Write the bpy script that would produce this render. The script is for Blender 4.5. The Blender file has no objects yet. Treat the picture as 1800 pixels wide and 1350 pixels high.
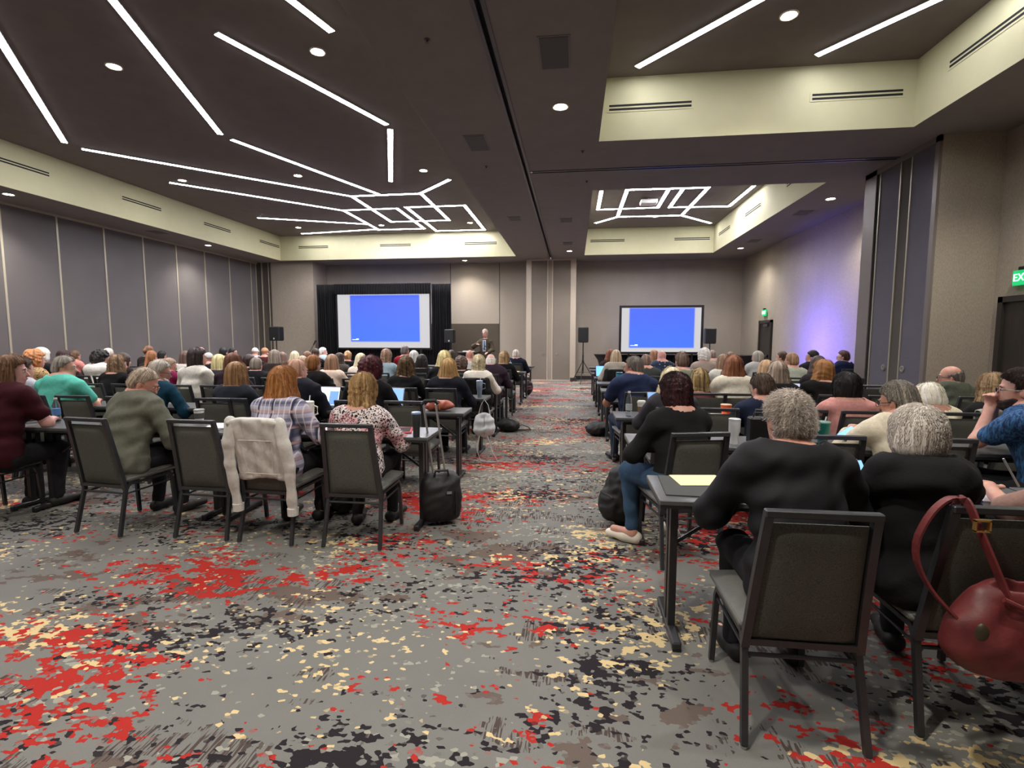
import bpy, bmesh, math, random
import numpy as np
from mathutils import Vector, Matrix

# ---------------------------------------------------------------- camera, world, exposure
sc = bpy.context.scene
COL = sc.collection
CAM_H = 1.53
cam_d = bpy.data.cameras.new('camera'); cam = bpy.data.objects.new('camera', cam_d); COL.objects.link(cam)
sc.camera = cam
cam_d.sensor_width = 36.0; cam_d.lens = 880.0 / 1800.0 * 36.0; cam_d.clip_start = 0.05; cam_d.clip_end = 100
def _cam_axes(pt=0.08905216, yw=0.12239123, rl=0.00121625):
    cy, sy, cp, sp = math.cos(yw), math.sin(yw), math.cos(pt), math.sin(pt)
    F = Vector((-sy * cp, cy * cp, -sp)); R = Vector((cy, sy, 0)); U = R.cross(F)
    return R * math.cos(rl) + U * math.sin(rl), U * math.cos(rl) - R * math.sin(rl), F
cR, cU, cF = _cam_axes()
m = Matrix((cR, cU, -cF)).transposed().to_4x4(); m.translation = Vector((0, 0, CAM_H)); cam.matrix_world = m
def locate(px, py, Y):
    """point seen at pixel (px, py) of the 1800x1350 photo, at room depth Y"""
    v = cF + cR * ((px - 900) / 880.0) - cU * ((py - 675) / 880.0)
    return v * (Y / v.y) + Vector((0, 0, CAM_H))
def locz(px, py, z):
    v = cF + cR * ((px - 900) / 880.0) - cU * ((py - 675) / 880.0)
    return v * ((z - CAM_H) / v.z) + Vector((0, 0, CAM_H))

w = bpy.data.worlds.new('world'); sc.world = w; w.use_nodes = True
w.node_tree.nodes['Background'].inputs[0].default_value = (0.5, 0.5, 0.55, 1)
w.node_tree.nodes['Background'].inputs[1].default_value = 0.15
vs = sc.view_settings
vs.view_transform = 'Standard'; vs.look = 'None'; vs.gamma = 1.0; vs.use_curve_mapping = False
vs.exposure = 1.7
STRIP_E = 15.0      # linear ceiling lights
SPOT_W = 82.0       # downlights
SCREEN_E = 0.31
ADDED_WASH_W = 34.0       # added lamp that tints the right wall violet
Z1, Z2 = 4.43, 5.31 # soffit and coffer heights
rnd = random.Random(7)

# ---------------------------------------------------------------- colours and materials
def lin(c):
    return tuple(((v / 255.0) / 12.92 if v / 255.0 <= 0.04045 else ((v / 255.0 + 0.055) / 1.055) ** 2.4) for v in c[:3]) + (1.0,)
MC = {}
def nd(nt, t, **kw):
    n = nt.nodes.new(t)
    for k, v in kw.items():
        if k.startswith('i_'):
            n.inputs[k[2:].replace('_', ' ')].default_value = v
        elif k.startswith('n') and k[1:].isdigit():
            n.inputs[int(k[1:])].default_value = v
        else:
            setattr(n, k, v)
    return n
def base(name):
    m = bpy.data.materials.new(name); m.use_nodes = True
    nt = m.node_tree
    return m, nt, nt.nodes['Principled BSDF']
def ramp(nt, pts, interp='LINEAR'):
    r = nt.nodes.new('ShaderNodeValToRGB'); r.color_ramp.interpolation = interp
    e = r.color_ramp.elements
    while len(e) < len(pts): e.new(0.5)
    for i, (p, c) in enumerate(pts):
        e[i].position = p; e[i].color = c if len(c) == 4 else lin(c)
    return r
def objco(nt, scale=(1, 1, 1), rot=(0, 0, 0)):
    tc = nt.nodes.new('ShaderNodeTexCoord'); mp = nt.nodes.new('ShaderNodeMapping')
    mp.inputs['Scale'].default_value = scale; mp.inputs['Rotation'].default_value = rot
    nt.links.new(tc.outputs['Object'], mp.inputs[0]); return mp.outputs[0]
def bump(nt, b, height, strength=0.3, dist=0.01):
    n = nt.nodes.new('ShaderNodeBump'); n.inputs['Strength'].default_value = strength; n.inputs['Distance'].default_value = dist
    nt.links.new(height, n.inputs['Height']); nt.links.new(n.outputs[0], b.inputs['Normal'])
def simple(name, col, rough=0.6, metal=0.0, var=0.0, scale=20, bs=0.0, stretch=(1, 1, 1), spec=0.5, coat=0.0):
    key = ('s', name, col, rough, metal, var, scale, bs, stretch)
    if key in MC: return MC[key]
    m, nt, b = base(name)
    b.inputs['Roughness'].default_value = rough; b.inputs['Metallic'].default_value = metal
    b.inputs['Specular IOR Level'].default_value = spec; b.inputs['Coat Weight'].default_value = coat
    co = objco(nt, stretch)
    nz = nd(nt, 'ShaderNodeTexNoise', i_Scale=scale, i_Detail=4.0, i_Roughness=0.6); nt.links.new(co, nz.inputs['Vector'])
    a = lin(tuple(v * (1 - var) for v in col)); c = lin(tuple(min(255, v * (1 + var)) for v in col))
    r = ramp(nt, [(0.3, a), (0.7, c)]); nt.links.new(nz.outputs[0], r.inputs[0]); nt.links.new(r.outputs[0], b.inputs['Base Color'])
    if bs: bump(nt, b, nz.outputs[0], bs)
    MC[key] = m; return m
def fabric(col, var=0.06, rough=0.9):
    return simple('woven cloth', tuple(col), rough, 0, var, 35, 0.25, spec=0.2)
def weave(name, col, sc_=220, var=0.12, stretch=(1, 1, 1)):
    """flecked upholstery / wall cloth"""
    key = ('w', name, col)
    if key in MC: return MC[key]
    m, nt, b = base(name); b.inputs['Roughness'].default_value = 0.85; b.inputs['Specular IOR Level'].default_value = 0.25
    co = objco(nt, stretch)
    n1 = nd(nt, 'ShaderNodeTexNoise', i_Scale=sc_, i_Detail=2.0); nt.links.new(co, n1.inputs['Vector'])
    n2 = nd(nt, 'ShaderNodeTexNoise', i_Scale=1.5, i_Detail=3.0); nt.links.new(co, n2.inputs['Vector'])
    a = nd(nt, 'ShaderNodeMath', operation='MULTIPLY_ADD', n1=0.75, n2=0.0); nt.links.new(n1.outputs[0], a.inputs[0])
    s = nd(nt, 'ShaderNodeMath', operation='MULTIPLY_ADD', n1=0.25); nt.links.new(n2.outputs[0], s.inputs[0]); nt.links.new(a.outputs[0], s.inputs[2])
    r = ramp(nt, [(0.35, tuple(v * (1 - var) for v in col)), (0.65, tuple(min(255, v * (1 + var)) for v in col))])
    nt.links.new(s.outputs[0], r.inputs[0]); nt.links.new(r.outputs[0], b.inputs['Base Color']); bump(nt, b, n1.outputs[0], 0.2, 0.003)
    MC[key] = m; return m
def emis(name, col, strength):
    key = ('e', name, col, strength)
    if key in MC: return MC[key]
    m, nt, b = base(name)
    b.inputs['Base Color'].default_value = lin(col); b.inputs['Emission Color'].default_value = lin(col); b.inputs['Emission Strength'].default_value = strength
    MC[key] = m; return m
def glass(name, col, rough=0.05):
    key = ('g', name, col)
    if key in MC: return MC[key]
    m, nt, b = base(name)
    b.inputs['Base Color'].default_value = lin(col); b.inputs['Roughness'].default_value = rough; b.inputs['Transmission Weight'].default_value = 0.95; b.inputs['IOR'].default_value = 1.2
    MC[key] = m; return m
def hairmat(col, col2=None, sp=None):
    key = ('h', col, col2)
    if key in MC: return MC[key]
    m, nt, b = base('hair strands'); b.inputs['Roughness'].default_value = 0.48; b.inputs['Specular IOR Level'].default_value = 0.35
    at = nd(nt, 'ShaderNodeAttribute', attribute_name='strand')
    n1 = nd(nt, 'ShaderNodeTexNoise', i_Scale=5.0, i_Detail=5.0, i_Roughness=0.75); nt.links.new(at.outputs['Vector'], n1.inputs['Vector'])
    n2 = nd(nt, 'ShaderNodeTexNoise', i_Scale=1.1, i_Detail=2.0); nt.links.new(at.outputs['Vector'], n2.inputs['Vector'])
    c2 = col2 or tuple(min(255, v * 1.45 + 12) for v in col)
    r = ramp(nt, [(0.25, tuple(v * (0.6 if sum(col) < 450 else 0.78) for v in col)), (0.46, col), (0.62, c2), (0.8, tuple(min(255, v * 1.12) for v in c2))])
    a = nd(nt, 'ShaderNodeMath', operation='MULTIPLY_ADD', n1=0.6, n2=0.0); nt.links.new(n1.outputs[0], a.inputs[0])
    s = nd(nt, 'ShaderNodeMath', operation='MULTIPLY_ADD', n1=0.45 if col2 else 0.4); nt.links.new(n2.outputs[0], s.inputs[0]); nt.links.new(a.outputs[0], s.inputs[2])
    nt.links.new(s.outputs[0], r.inputs[0]); nt.links.new(r.outputs[0], b.inputs['Base Color']); bump(nt, b, n1.outputs[0], 0.4, 0.004)
    MC[key] = m; return m
def skinmat(col=(205, 150, 128)):
    g_ = sum(col) / 3.0; col = tuple(int(min(255, v * .8 + g_ * .2 + 6)) for v in col)
    key = ('k', col)
    if key in MC: return MC[key]
    m, nt, b = base('skin'); b.inputs['Roughness'].default_value = 0.5; b.inputs['Subsurface Weight'].default_value = 0.1; b.inputs['Subsurface Scale'].default_value = 0.01
    co = objco(nt); nz = nd(nt, 'ShaderNodeTexNoise', i_Scale=22.0, i_Detail=4.0); nt.links.new(co, nz.inputs['Vector'])
    r = ramp(nt, [(0.3, tuple(v * f for v, f in zip(col, (0.97, 0.88, 0.86)))), (0.7, col)]); nt.links.new(nz.outputs[0], r.inputs[0]); nt.links.new(r.outputs[0], b.inputs['Base Color'])
    bump(nt, b, nz.outputs[0], 0.08, 0.004)
    MC[key] = m; return m
def _mixn(nt, fac, a, b):
    mx = nd(nt, 'ShaderNodeMix', data_type='RGBA'); nt.links.new(fac, mx.inputs[0])
    for i, s in ((6, a), (7, b)):
        if isinstance(s, tuple): mx.inputs[i].default_value = lin(s)
        else: nt.links.new(s, mx.inputs[i])
    return mx.outputs[2]
def _thr(nt, val, t, soft=0.02):
    r = nd(nt, 'ShaderNodeMapRange', clamp=True); r.inputs['From Min'].default_value = t - soft; r.inputs['From Max'].default_value = t + soft
    nt.links.new(val, r.inputs['Value']); return r.outputs[0]
def plaid():
    m, nt, b = base('plaid cloth'); b.inputs['Roughness'].default_value = 0.9
    co = objco(nt); sep = nd(nt, 'ShaderNodeSeparateXYZ'); nt.links.new(co, sep.inputs[0])
    def band(out, freq, th, ph=0.0):
        a = nd(nt, 'ShaderNodeMath', operation='MULTIPLY_ADD', n1=freq, n2=ph); nt.links.new(out, a.inputs[0])
        s = nd(nt, 'ShaderNodeMath', operation='SINE'); nt.links.new(a.outputs[0], s.inputs[0]); return _thr(nt, s.outputs[0], th, 0.15)
    c = _mixn(nt, band(sep.outputs[2], 105, 0.1), (190, 186, 205), (140, 140, 172))
    c = _mixn(nt, band(sep.outputs[0], 46, 0.86), c, (38, 44, 72))
    c = _mixn(nt, band(sep.outputs[2], 52, 0.9, 1.0), c, (205, 165, 160))
    c = _mixn(nt, band(sep.outputs[2], 35, 0.93, 2.6), c, (44, 48, 78))
    c = _mixn(nt, band(sep.outputs[0], 160, 0.9, 1.2), c, (235, 230, 235))
    nt.links.new(c, b.inputs['Base Color']); return m
def animal_print(c0, c1, c2, scale=34, t=0.5, name='printed cloth'):
    m, nt, b = base(name); b.inputs['Roughness'].default_value = 0.85
    co = objco(nt); nz = nd(nt, 'ShaderNodeTexNoise', i_Scale=scale * 0.5, i_Detail=2.0); nt.links.new(co, nz.inputs['Vector'])
    ad = nd(nt, 'ShaderNodeMixRGB', blend_type='ADD'); ad.inputs[0].default_value = 0.07; nt.links.new(co, ad.inputs[1]); nt.links.new(nz.outputs[1], ad.inputs[2])
    v = nd(nt, 'ShaderNodeTexVoronoi', feature='DISTANCE_TO_EDGE', i_Scale=scale); nt.links.new(ad.outputs[0], v.inputs['Vector'])
    n2 = nd(nt, 'ShaderNodeTexNoise', i_Scale=scale * 1.3, i_Detail=1.0); nt.links.new(co, n2.inputs['Vector'])
    a = nd(nt, 'ShaderNodeMath', operation='MULTIPLY_ADD', n1=0.55); nt.links.new(n2.outputs[0], a.inputs[0]); nt.links.new(v.outputs[0], a.inputs[2])
    f = _thr(nt, a.outputs[0], t, 0.025)
    n3 = nd(nt, 'ShaderNodeTexNoise', i_Scale=7.0, i_Detail=1.0); nt.links.new(co, n3.inputs['Vector'])
    c = _mixn(nt, _thr(nt, n3.outputs[0], 0.55, 0.05), c0, c2)
    nt.links.new(_mixn(nt, f, c, c1), b.inputs['Base Color']); return m
def heather(c0, c1, scale=(120, 120, 30)):
    m, nt, b = base('slub knit cloth'); b.inputs['Roughness'].default_value = 0.9
    co = objco(nt, scale); nz = nd(nt, 'ShaderNodeTexNoise', i_Scale=0.6, i_Detail=4.0, i_Roughness=0.7); nt.links.new(co, nz.inputs['Vector'])
    r = ramp(nt, [(0.42, c0), (0.6, c1)]); nt.links.new(nz.outputs[0], r.inputs[0]); nt.links.new(r.outputs[0], b.inputs['Base Color']); return m
def carpet():
    m, nt, b = base('patterned carpet'); b.inputs['Roughness'].default_value = 0.95; b.inputs['Specular IOR Level'].default_value = 0.1
    L = nt.links
    co = objco(nt)
    st = nd(nt, 'ShaderNodeMapping'); st.inputs['Scale'].default_value = (0.8, 1.15, 1); L.new(co, st.inputs[0])
    vo = nd(nt, 'ShaderNodeTexVoronoi', i_Scale=58.0); L.new(st.outputs[0], vo.inputs['Vector'])
    un = nd(nt, 'ShaderNodeMapping'); un.inputs['Scale'].default_value = (1.25, 0.87, 1); L.new(vo.outputs['Position'], un.inputs[0]); pos = un.outputs[0]
    def noise(off, sx, scale, detail=1.0, rough=0.6, src=None):
        mp = nd(nt, 'ShaderNodeMapping'); mp.inputs['Location'].default_value = (off, off * 1.7, 0); mp.inputs['Scale'].default_value = (sx, 1, 1); L.new(src or pos, mp.inputs[0])
        n = nd(nt, 'ShaderNodeTexNoise', i_Scale=scale, i_Detail=detail, i_Roughness=rough); L.new(mp.outputs[0], n.inputs['Vector']); return n.outputs[0]
    def mask(off, sx, scale, big, tb, ts, detail=2.5):
        a = nd(nt, 'ShaderNodeMath', operation='MULTIPLY_ADD', n1=tb); L.new(noise(off * 2.3, .6, big, 2.0, .5), a.inputs[0]); L.new(noise(off, sx, scale, detail, .7), a.inputs[2])
        return _thr(nt, a.outputs[0], ts, 0.004)
    nb = nd(nt, 'ShaderNodeTexNoise', i_Scale=2.2, i_Detail=3.0); L.new(co, nb.inputs['Vector'])
    nf = nd(nt, 'ShaderNodeTexNoise', i_Scale=380.0, i_Detail=2.0); L.new(co, nf.inputs['Vector'])
    c = _mixn(nt, nb.outputs[0], (112, 112, 109), (130, 130, 126))
    # brown worn areas and dark vertical hatching
    c = _mixn(nt, mask(41, .7, 3.6, 1.2, 0.9, 1.10), c, (104, 93, 87))
    hm = nd(nt, 'ShaderNodeMapping'); hm.inputs['Scale'].default_value = (85, 9, 1); L.new(co, hm.inputs[0])
    hn = nd(nt, 'ShaderNodeTexNoise', i_Scale=1.0, i_Detail=1.0); L.new(hm.outputs[0], hn.inputs['Vector'])
    hf = nd(nt, 'ShaderNodeMath', operation='MULTIPLY'); L.new(_thr(nt, hn.outputs[0], 0.52, 0.03), hf.inputs[0]); L.new(mask(13, .6, 5.0, 1.1, 1.0, 1.11), hf.inputs[1])
    c = _mixn(nt, hf.outputs[0], c, (80, 70, 67))
    # pale grey flecks
    c = _mixn(nt, mask(77, .7, 21.0, 1.3, 0.75, 1.045), c, (156, 156, 145))
    # cream, red and black islands, then scattered flecks
    c = _mixn(nt, mask(5, .65, 16.0, 1.5, 0.85, 1.08), c, (212, 190, 143))
    c = _mixn(nt, mask(23, .55, 13.5, 1.35, 0.9, 1.075), c, (172, 50, 44))
    c = _mixn(nt, mask(59, .65, 17.5, 1.5, 0.85, 1.055), c, (44, 40, 44))
    c = _mixn(nt, mask(91, .7, 26.0, 0.9, 0.6, 1.015), c, (212, 192, 148))
    c = _mixn(nt, mask(37, .7, 25.0, 0.9, 0.7, 1.075), c, (50, 46, 48))
    c = _mixn(nt, mask(67, .7, 24.0, 0.8, 0.7, 1.09), c, (168, 54, 48))
    mm = nd(nt, 'ShaderNodeMix', data_type='RGBA', blend_type='MULTIPLY'); mm.inputs[0].default_value = 0.3; L.new(c, mm.inputs[6])
    rr = ramp(nt, [(0.3, (0.45, 0.45, 0.45, 1)), (0.6, (1, 1, 1, 1))]); L.new(nf.outputs[0], rr.inputs[0]); L.new(rr.outputs[0], mm.inputs[7])
    L.new(mm.outputs[2], b.inputs['Base Color']); bump(nt, b, nf.outputs[0], 0.4, 0.006); return m

# ---------------------------------------------------------------- mesh helpers
def npmesh(name, V, Q, smooth=True, T=None):
    """mesh from numpy verts, quads (n,4) and optionally tris (m,3)"""
    me = bpy.data.meshes.new(name)
    V = np.asarray(V, np.float32); me.vertices.add(len(V)); me.vertices.foreach_set('co', V.ravel())
    nq = 0 if Q is None else len(Q); ntr = 0 if T is None else len(T)
    me.loops.add(nq * 4 + ntr * 3); me.polygons.add(nq + ntr)
    li = []
    if nq: li.append(np.asarray(Q, np.int32).ravel())
    if ntr: li.append(np.asarray(T, np.int32).ravel())
    me.loops.foreach_set('vertex_index', np.concatenate(li))
    st = np.concatenate([np.arange(nq) * 4, nq * 4 + np.arange(ntr) * 3]).astype(np.int32)
    me.polygons.foreach_set('loop_start', st)
    me.update(calc_edges=True); me.validate()
    me.polygons.foreach_set('use_smooth', np.full(len(me.polygons), smooth)); me.update()
    return me
def link(name, me, mat=None, parent=None, label=None):
    o = bpy.data.objects.new(name, me); COL.objects.link(o)
    if mat is not None and not me.materials: me.materials.append(mat)
    if parent is not None: o.parent = parent
    if label: o['label'] = label
    return o
class MB:
    """collects simple solids, builds ONE mesh"""
    def __init__(s): s.v = []; s.f = []
    def add(s, vs_, fs):
        n = len(s.v); s.v += [tuple(v) for v in vs_]; s.f += [tuple(i + n for i in f) for f in fs]; return s
    def box(s, x0, x1, y0, y1, z0, z1, M=None, b=0.0):
        if b <= 0:
            vs_ = [Vector((x, y, z)) for z in (z0, z1) for y in (y0, y1) for x in (x0, x1)]
            fs = [(0, 2, 3, 1), (4, 5, 7, 6), (0, 1, 5, 4), (2, 6, 7, 3), (0, 4, 6, 2), (1, 3, 7, 5)]
        else:  # chamfered edges: 24 verts
            b = min(b, (x1 - x0) * .49, (y1 - y0) * .49, (z1 - z0) * .49)
            vs_ = []; idx = {}
            lim = ((x0, x1), (y0, y1), (z0, z1))
            for sx in (0, 1):
                for sy in (0, 1):
                    for sz in (0, 1):
                        for ax in range(3):
                            p = []
                            for k, sg in enumerate((sx, sy, sz)):
                                e = lim[k][sg]; p.append(e if k == ax else e + (b if sg == 0 else -b))
                            idx[(sx, sy, sz, ax)] = len(vs_); vs_.append(Vector(p))
            fs = []
            for ax in range(3):
                o1, o2 = [(1, 2), (2, 0), (0, 1)][ax]
                for sg in (0, 1):
                    q = []
                    for (a, c) in ((0, 0), (1, 0), (1, 1), (0, 1)):
                        k = [0, 0, 0]; k[ax] = sg; k[o1] = a; k[o2] = c; q.append(idx[(*k, ax)])
                    fs.append(tuple(q) if sg else tuple(q[::-1]))
                # edges along ax
                for a in (0, 1):
                    for c in (0, 1):
                        k0 = [0, 0, 0]; k1 = [0, 0, 0]; k0[ax] = 0; k1[ax] = 1; k0[o1] = k1[o1] = a; k0[o2] = k1[o2] = c
                        q = [idx[(*k0, o1)], idx[(*k1, o1)], idx[(*k1, o2)], idx[(*k0, o2)]]
                        fs.append(tuple(q) if (a ^ c) == 0 else tuple(q[::-1]))
            for sx in (0, 1):
                for sy in (0, 1):
                    for sz in (0, 1):
                        q = [idx[(sx, sy, sz, a)] for a in range(3)]
                        fs.append(tuple(q) if (sx + sy + sz) % 2 else tuple(q[::-1]))
        if M is not None: vs_ = [M @ v for v in vs_]
        return s.add(vs_, fs)
    def tube(s, pts, r, n=8, rect=None, cap=True, up=(0, 0, 1)):
        """swept tube; r radius or list; rect=(w, d) sweeps a rectangle instead"""
        P = [Vector(p) for p in pts]; rr = r if isinstance(r, (list, tuple)) else [r] * len(P); rings = []
        for i, p in enumerate(P):
            a = P[max(i - 1, 0)]; c = P[min(i + 1, len(P) - 1)]; t = (c - a).normalized()
            u = Vector(up)
            if abs(t.dot(u)) > 0.95: u = Vector((0, 1, 0)) if abs(t.y) < 0.9 else Vector((1, 0, 0))
            x = t.cross(u).normalized(); y = x.cross(t).normalized()
            if rect:
                wd, dp = rect; k = rr[i] if isinstance(r, (list, tuple)) else 1.0
                ring = [p + x * sx * wd / 2 * k + y * sy * dp / 2 * k for sx, sy in ((-1, -1), (1, -1), (1, 1), (-1, 1))]
            else:
                ring = [p + x * math.cos(2 * math.pi * j / n) * rr[i] + y * math.sin(2 * math.pi * j / n) * rr[i] for j in range(n)]
            rings.append(ring)
        m_ = len(rings[0]); b0 = len(s.v)
        for ring in rings: s.v += [tuple(v) for v in ring]
        for i in range(len(P) - 1):
            for j in range(m_):
                s.f.append((b0 + i * m_ + j, b0 + i * m_ + (j + 1) % m_, b0 + (i + 1) * m_ + (j + 1) % m_, b0 + (i + 1) * m_ + j))
        if cap:
            s.f.append(tuple(b0 + j for j in range(m_))[::-1]); s.f.append(tuple(b0 + (len(P) - 1) * m_ + j for j in range(m_)))
        return s
    def lathe(s, prof, c=(0, 0, 0), n=20, M=None):
        """prof = [(r, z)...]"""
        b0 = len(s.v); c = Vector(c)
        for (r, z) in prof:
            for j in range(n):
                v = Vector((c.x + r * math.cos(2 * math.pi * j / n), c.y + r * math.sin(2 * math.pi * j / n), c.z + z))
                s.v.append(tuple(M @ v if M is not None else v))
        for i in range(len(prof) - 1):
            for j in range(n):
                s.f.append((b0 + i * n + j, b0 + i * n + (j + 1) % n, b0 + (i + 1) * n + (j + 1) % n, b0 + (i + 1) * n + j))
        if prof[0][0] > 1e-5: s.f.append(tuple(b0 + j for j in range(n))[::-1])
        if prof[-1][0] > 1e-5: s.f.append(tuple(b0 + (len(prof) - 1) * n + j for j in range(n)))
        return s
    def quad(s, a, b, c, d): return s.add([a, b, c, d], [(0, 1, 2, 3)])
    def build(s, name, mat=None, parent=None, label=None, smooth=False):
        me = bpy.data.meshes.new(name); me.from_pydata(s.v, [], s.f); me.validate()
        bm = bmesh.new(); bm.from_mesh(me); bmesh.ops.recalc_face_normals(bm, faces=bm.faces); bm.to_mesh(me); bm.free(); me.update()
        if smooth:
            me.polygons.foreach_set('use_smooth', np.full(len(me.polygons), True))
            try: me.set_sharp_from_angle(angle=math.radians(40))
            except Exception: pass
        return link(name, me, mat, parent, label)
def tag(o, label, cat, group=None):
    o['label'] = label; o['category'] = cat
    if group: o['group'] = group
    return o
def struct(o): o['kind'] = 'structure'; return o
def thing(name, label, cat, loc=(0, 0, 0), rz=0.0, group=None):
    o = bpy.data.objects.new(name, None); COL.objects.link(o); o.location = loc; o.rotation_euler = (0, 0, rz); o.empty_display_size = 0.1
    return tag(o, label, cat, group)
def copy_thing(root, loc, rz, label, group=None):
    kids = list(root.children)
    r = root.copy(); COL.objects.link(r); r.location = loc; r.rotation_euler = (0, 0, rz); r['label'] = label
    if group: r['group'] = group
    for ch in kids:
        c = ch.copy(); COL.objects.link(c); c.parent = r
        for g in ch.children:
            d = g.copy(); COL.objects.link(d); d.parent = c
    return r

# ---------------------------------------------------------------- signed-distance modeller (one continuous skin)
class Prim:
    __slots__ = ('t', 'a', 'b', 'ra', 'rb', 'fl', 'R', 'tagn')
    def __init__(s, t, a, b, ra, rb, fl=None, R=None, tagn=''):
        s.t = t; s.a = np.asarray(a, float); s.b = np.asarray(b, float) if b is not None else None; s.ra = ra; s.rb = rb; s.fl = fl; s.R = R; s.tagn = tagn
    def bbox(s, g):
        if s.t == 'c':
            r = max(s.ra, s.rb) + g
            return np.minimum(s.a, s.b) - r, np.maximum(s.a, s.b) + r
        r = np.max(s.ra) + g; return s.a - r, s.a + r
    def ev(s, X, Y, Z, g):
        if s.t == 'c':
            d = s.b - s.a; L2 = max(float(d @ d), 1e-9)
            px, py, pz = X - s.a[0], Y - s.a[1], Z - s.a[2]
            t = np.clip((px * d[0] + py * d[1] + pz * d[2]) / L2, 0, 1)
            qx, qy, qz = px - t * d[0], py - t * d[1], pz - t * d[2]
            r = s.ra + t * (s.rb - s.ra) + g
            if s.fl is not None:
                ax, k = s.fl; ax = np.asarray(ax, float)
                e = qx * ax[0] + qy * ax[1] + qz * ax[2]
                rk = (k * (r - g) + g) / r
                qq = qx * qx + qy * qy + qz * qz + e * e * (1 / rk ** 2 - 1)
                return (np.sqrt(np.maximum(qq, 1e-12)) - r) * (0.5 + 0.5 * k)
            return np.sqrt(qx * qx + qy * qy + qz * qz) - r
        px, py, pz = X - s.a[0], Y - s.a[1], Z - s.a[2]
        if s.R is not None:
            R = s.R; px, py, pz = R[0, 0] * px + R[1, 0] * py + R[2, 0] * pz, R[0, 1] * px + R[1, 1] * py + R[2, 1] * pz, R[0, 2] * px + R[1, 2] * py + R[2, 2] * pz
        r = np.asarray(s.ra, float) + g
        k0 = np.sqrt((px / r[0]) ** 2 + (py / r[1]) ** 2 + (pz / r[2]) ** 2); k1 = np.sqrt((px / r[0] ** 2) ** 2 + (py / r[1] ** 2) ** 2 + (pz / r[2] ** 2) ** 2)
        return k0 * (k0 - 1) / np.maximum(k1, 1e-6)
def C(a, b, ra, rb=None, fl=None, tagn=''): return Prim('c', a, b, ra, ra if rb is None else rb, fl, None, tagn)
def E(c, r, R=None, tagn=''): return Prim('e', c, None, np.asarray(r, float), None, None, R, tagn)
def smin(a, b, k):
    h = np.maximum(k - np.abs(a - b), 0) / k
    return np.minimum(a, b) - h * h * k * 0.25
def field(prims, vox, g=0.0, k=0.03, lo=None, hi=None, extra=0.0):
    bb = [p.bbox(g) for p in prims]; pad = 3 * vox + k * 0.5
    mn = np.min([b[0] for b in bb], 0) - pad - extra; mx = np.max([b[1] for b in bb], 0) + pad + extra
    if lo is not None: mn = np.maximum(mn, lo)
    if hi is not None: mx = np.minimum(mx, hi)
    n = np.ceil((mx - mn) / vox).astype(int) + 1
    ax = [(mn[i] + vox * np.arange(n[i])).astype(np.float32) for i in range(3)]
    V = np.full(n, 0.15, np.float32)
    for p, b in zip(prims, bb):
        i0 = np.maximum(np.floor((b[0] - pad - mn) / vox).astype(int), 0); i1 = np.minimum(np.ceil((b[1] + pad - mn) / vox).astype(int) + 1, n)
        if (i1 <= i0).any(): continue
        sl = tuple(slice(a, c) for a, c in zip(i0, i1))
        d = p.ev(ax[0][sl[0]][:, None, None], ax[1][sl[1]][None, :, None], ax[2][sl[2]][None, None, :], g)
        V[sl] = smin(V[sl], d.astype(np.float32), k)
    return V, ax, mn, vox
def surfnet(V, mn, vox):
    V = V.copy(); V[0] = V[-1] = 0.1; V[:, 0] = V[:, -1] = 0.1; V[:, :, 0] = V[:, :, -1] = 0.1
    s = V < 0
    c = [s[i:s.shape[0] - 1 + i, j:s.shape[1] - 1 + j, k:s.shape[2] - 1 + k] for i in (0, 1) for j in (0, 1) for k in (0, 1)]
    al = c[0].copy(); an = c[0].copy()
    for q in c[1:]: al &= q; an |= q
    act = an & ~al; I = np.argwhere(act)
    if len(I) == 0: return np.zeros((0, 3)), np.zeros((0, 4), int)
    idm = np.full(act.shape, -1, np.int32); idm[act] = np.arange(len(I))
    off = [(i, j, k) for i in (0, 1) for j in (0, 1) for k in (0, 1)]
    cv = np.stack([V[I[:, 0] + o[0], I[:, 1] + o[1], I[:, 2] + o[2]] for o in off], 1)
    acc = np.zeros((len(I), 3)); cnt = np.zeros(len(I))
    for a in range(8):
        for b in range(a + 1, 8):
            oa, ob = off[a], off[b]
            if sum(abs(x - y) for x, y in zip(oa, ob)) != 1: continue
            ch = (cv[:, a] < 0) != (cv[:, b] < 0)
            t = cv[ch, a] / (cv[ch, a] - cv[ch, b])
            acc[ch] += np.array(oa) + t[:, None] * (np.array(ob) - np.array(oa)); cnt[ch] += 1
    P = mn + (I + acc / cnt[:, None]) * vox
    Q = []
    for axs in range(3):
        sa = [slice(None)] * 3; sb = [slice(None)] * 3; sa[axs] = slice(0, -1); sb[axs] = slice(1, None)
        A = s[tuple(sa)]; B = s[tuple(sb)]; E_ = np.argwhere(A != B)
        o1, o2 = [(1, 2), (2, 0), (0, 1)][axs]
        ok = (E_[:, o1] > 0) & (E_[:, o2] > 0) & (E_[:, o1] < s.shape[o1] - 1) & (E_[:, o2] < s.shape[o2] - 1); E_ = E_[ok]
        def cid(d1, d2):
            e = E_.copy(); e[:, o1] -= d1; e[:, o2] -= d2; return idm[e[:, 0], e[:, 1], e[:, 2]]
        q = np.stack([cid(1, 1), cid(0, 1), cid(0, 0), cid(1, 0)], 1)
        fl = ~A[E_[:, 0], E_[:, 1], E_[:, 2]]
        q[fl] = q[fl][:, ::-1]; Q.append(q[(q >= 0).all(1)])
    return P, np.concatenate(Q)
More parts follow.
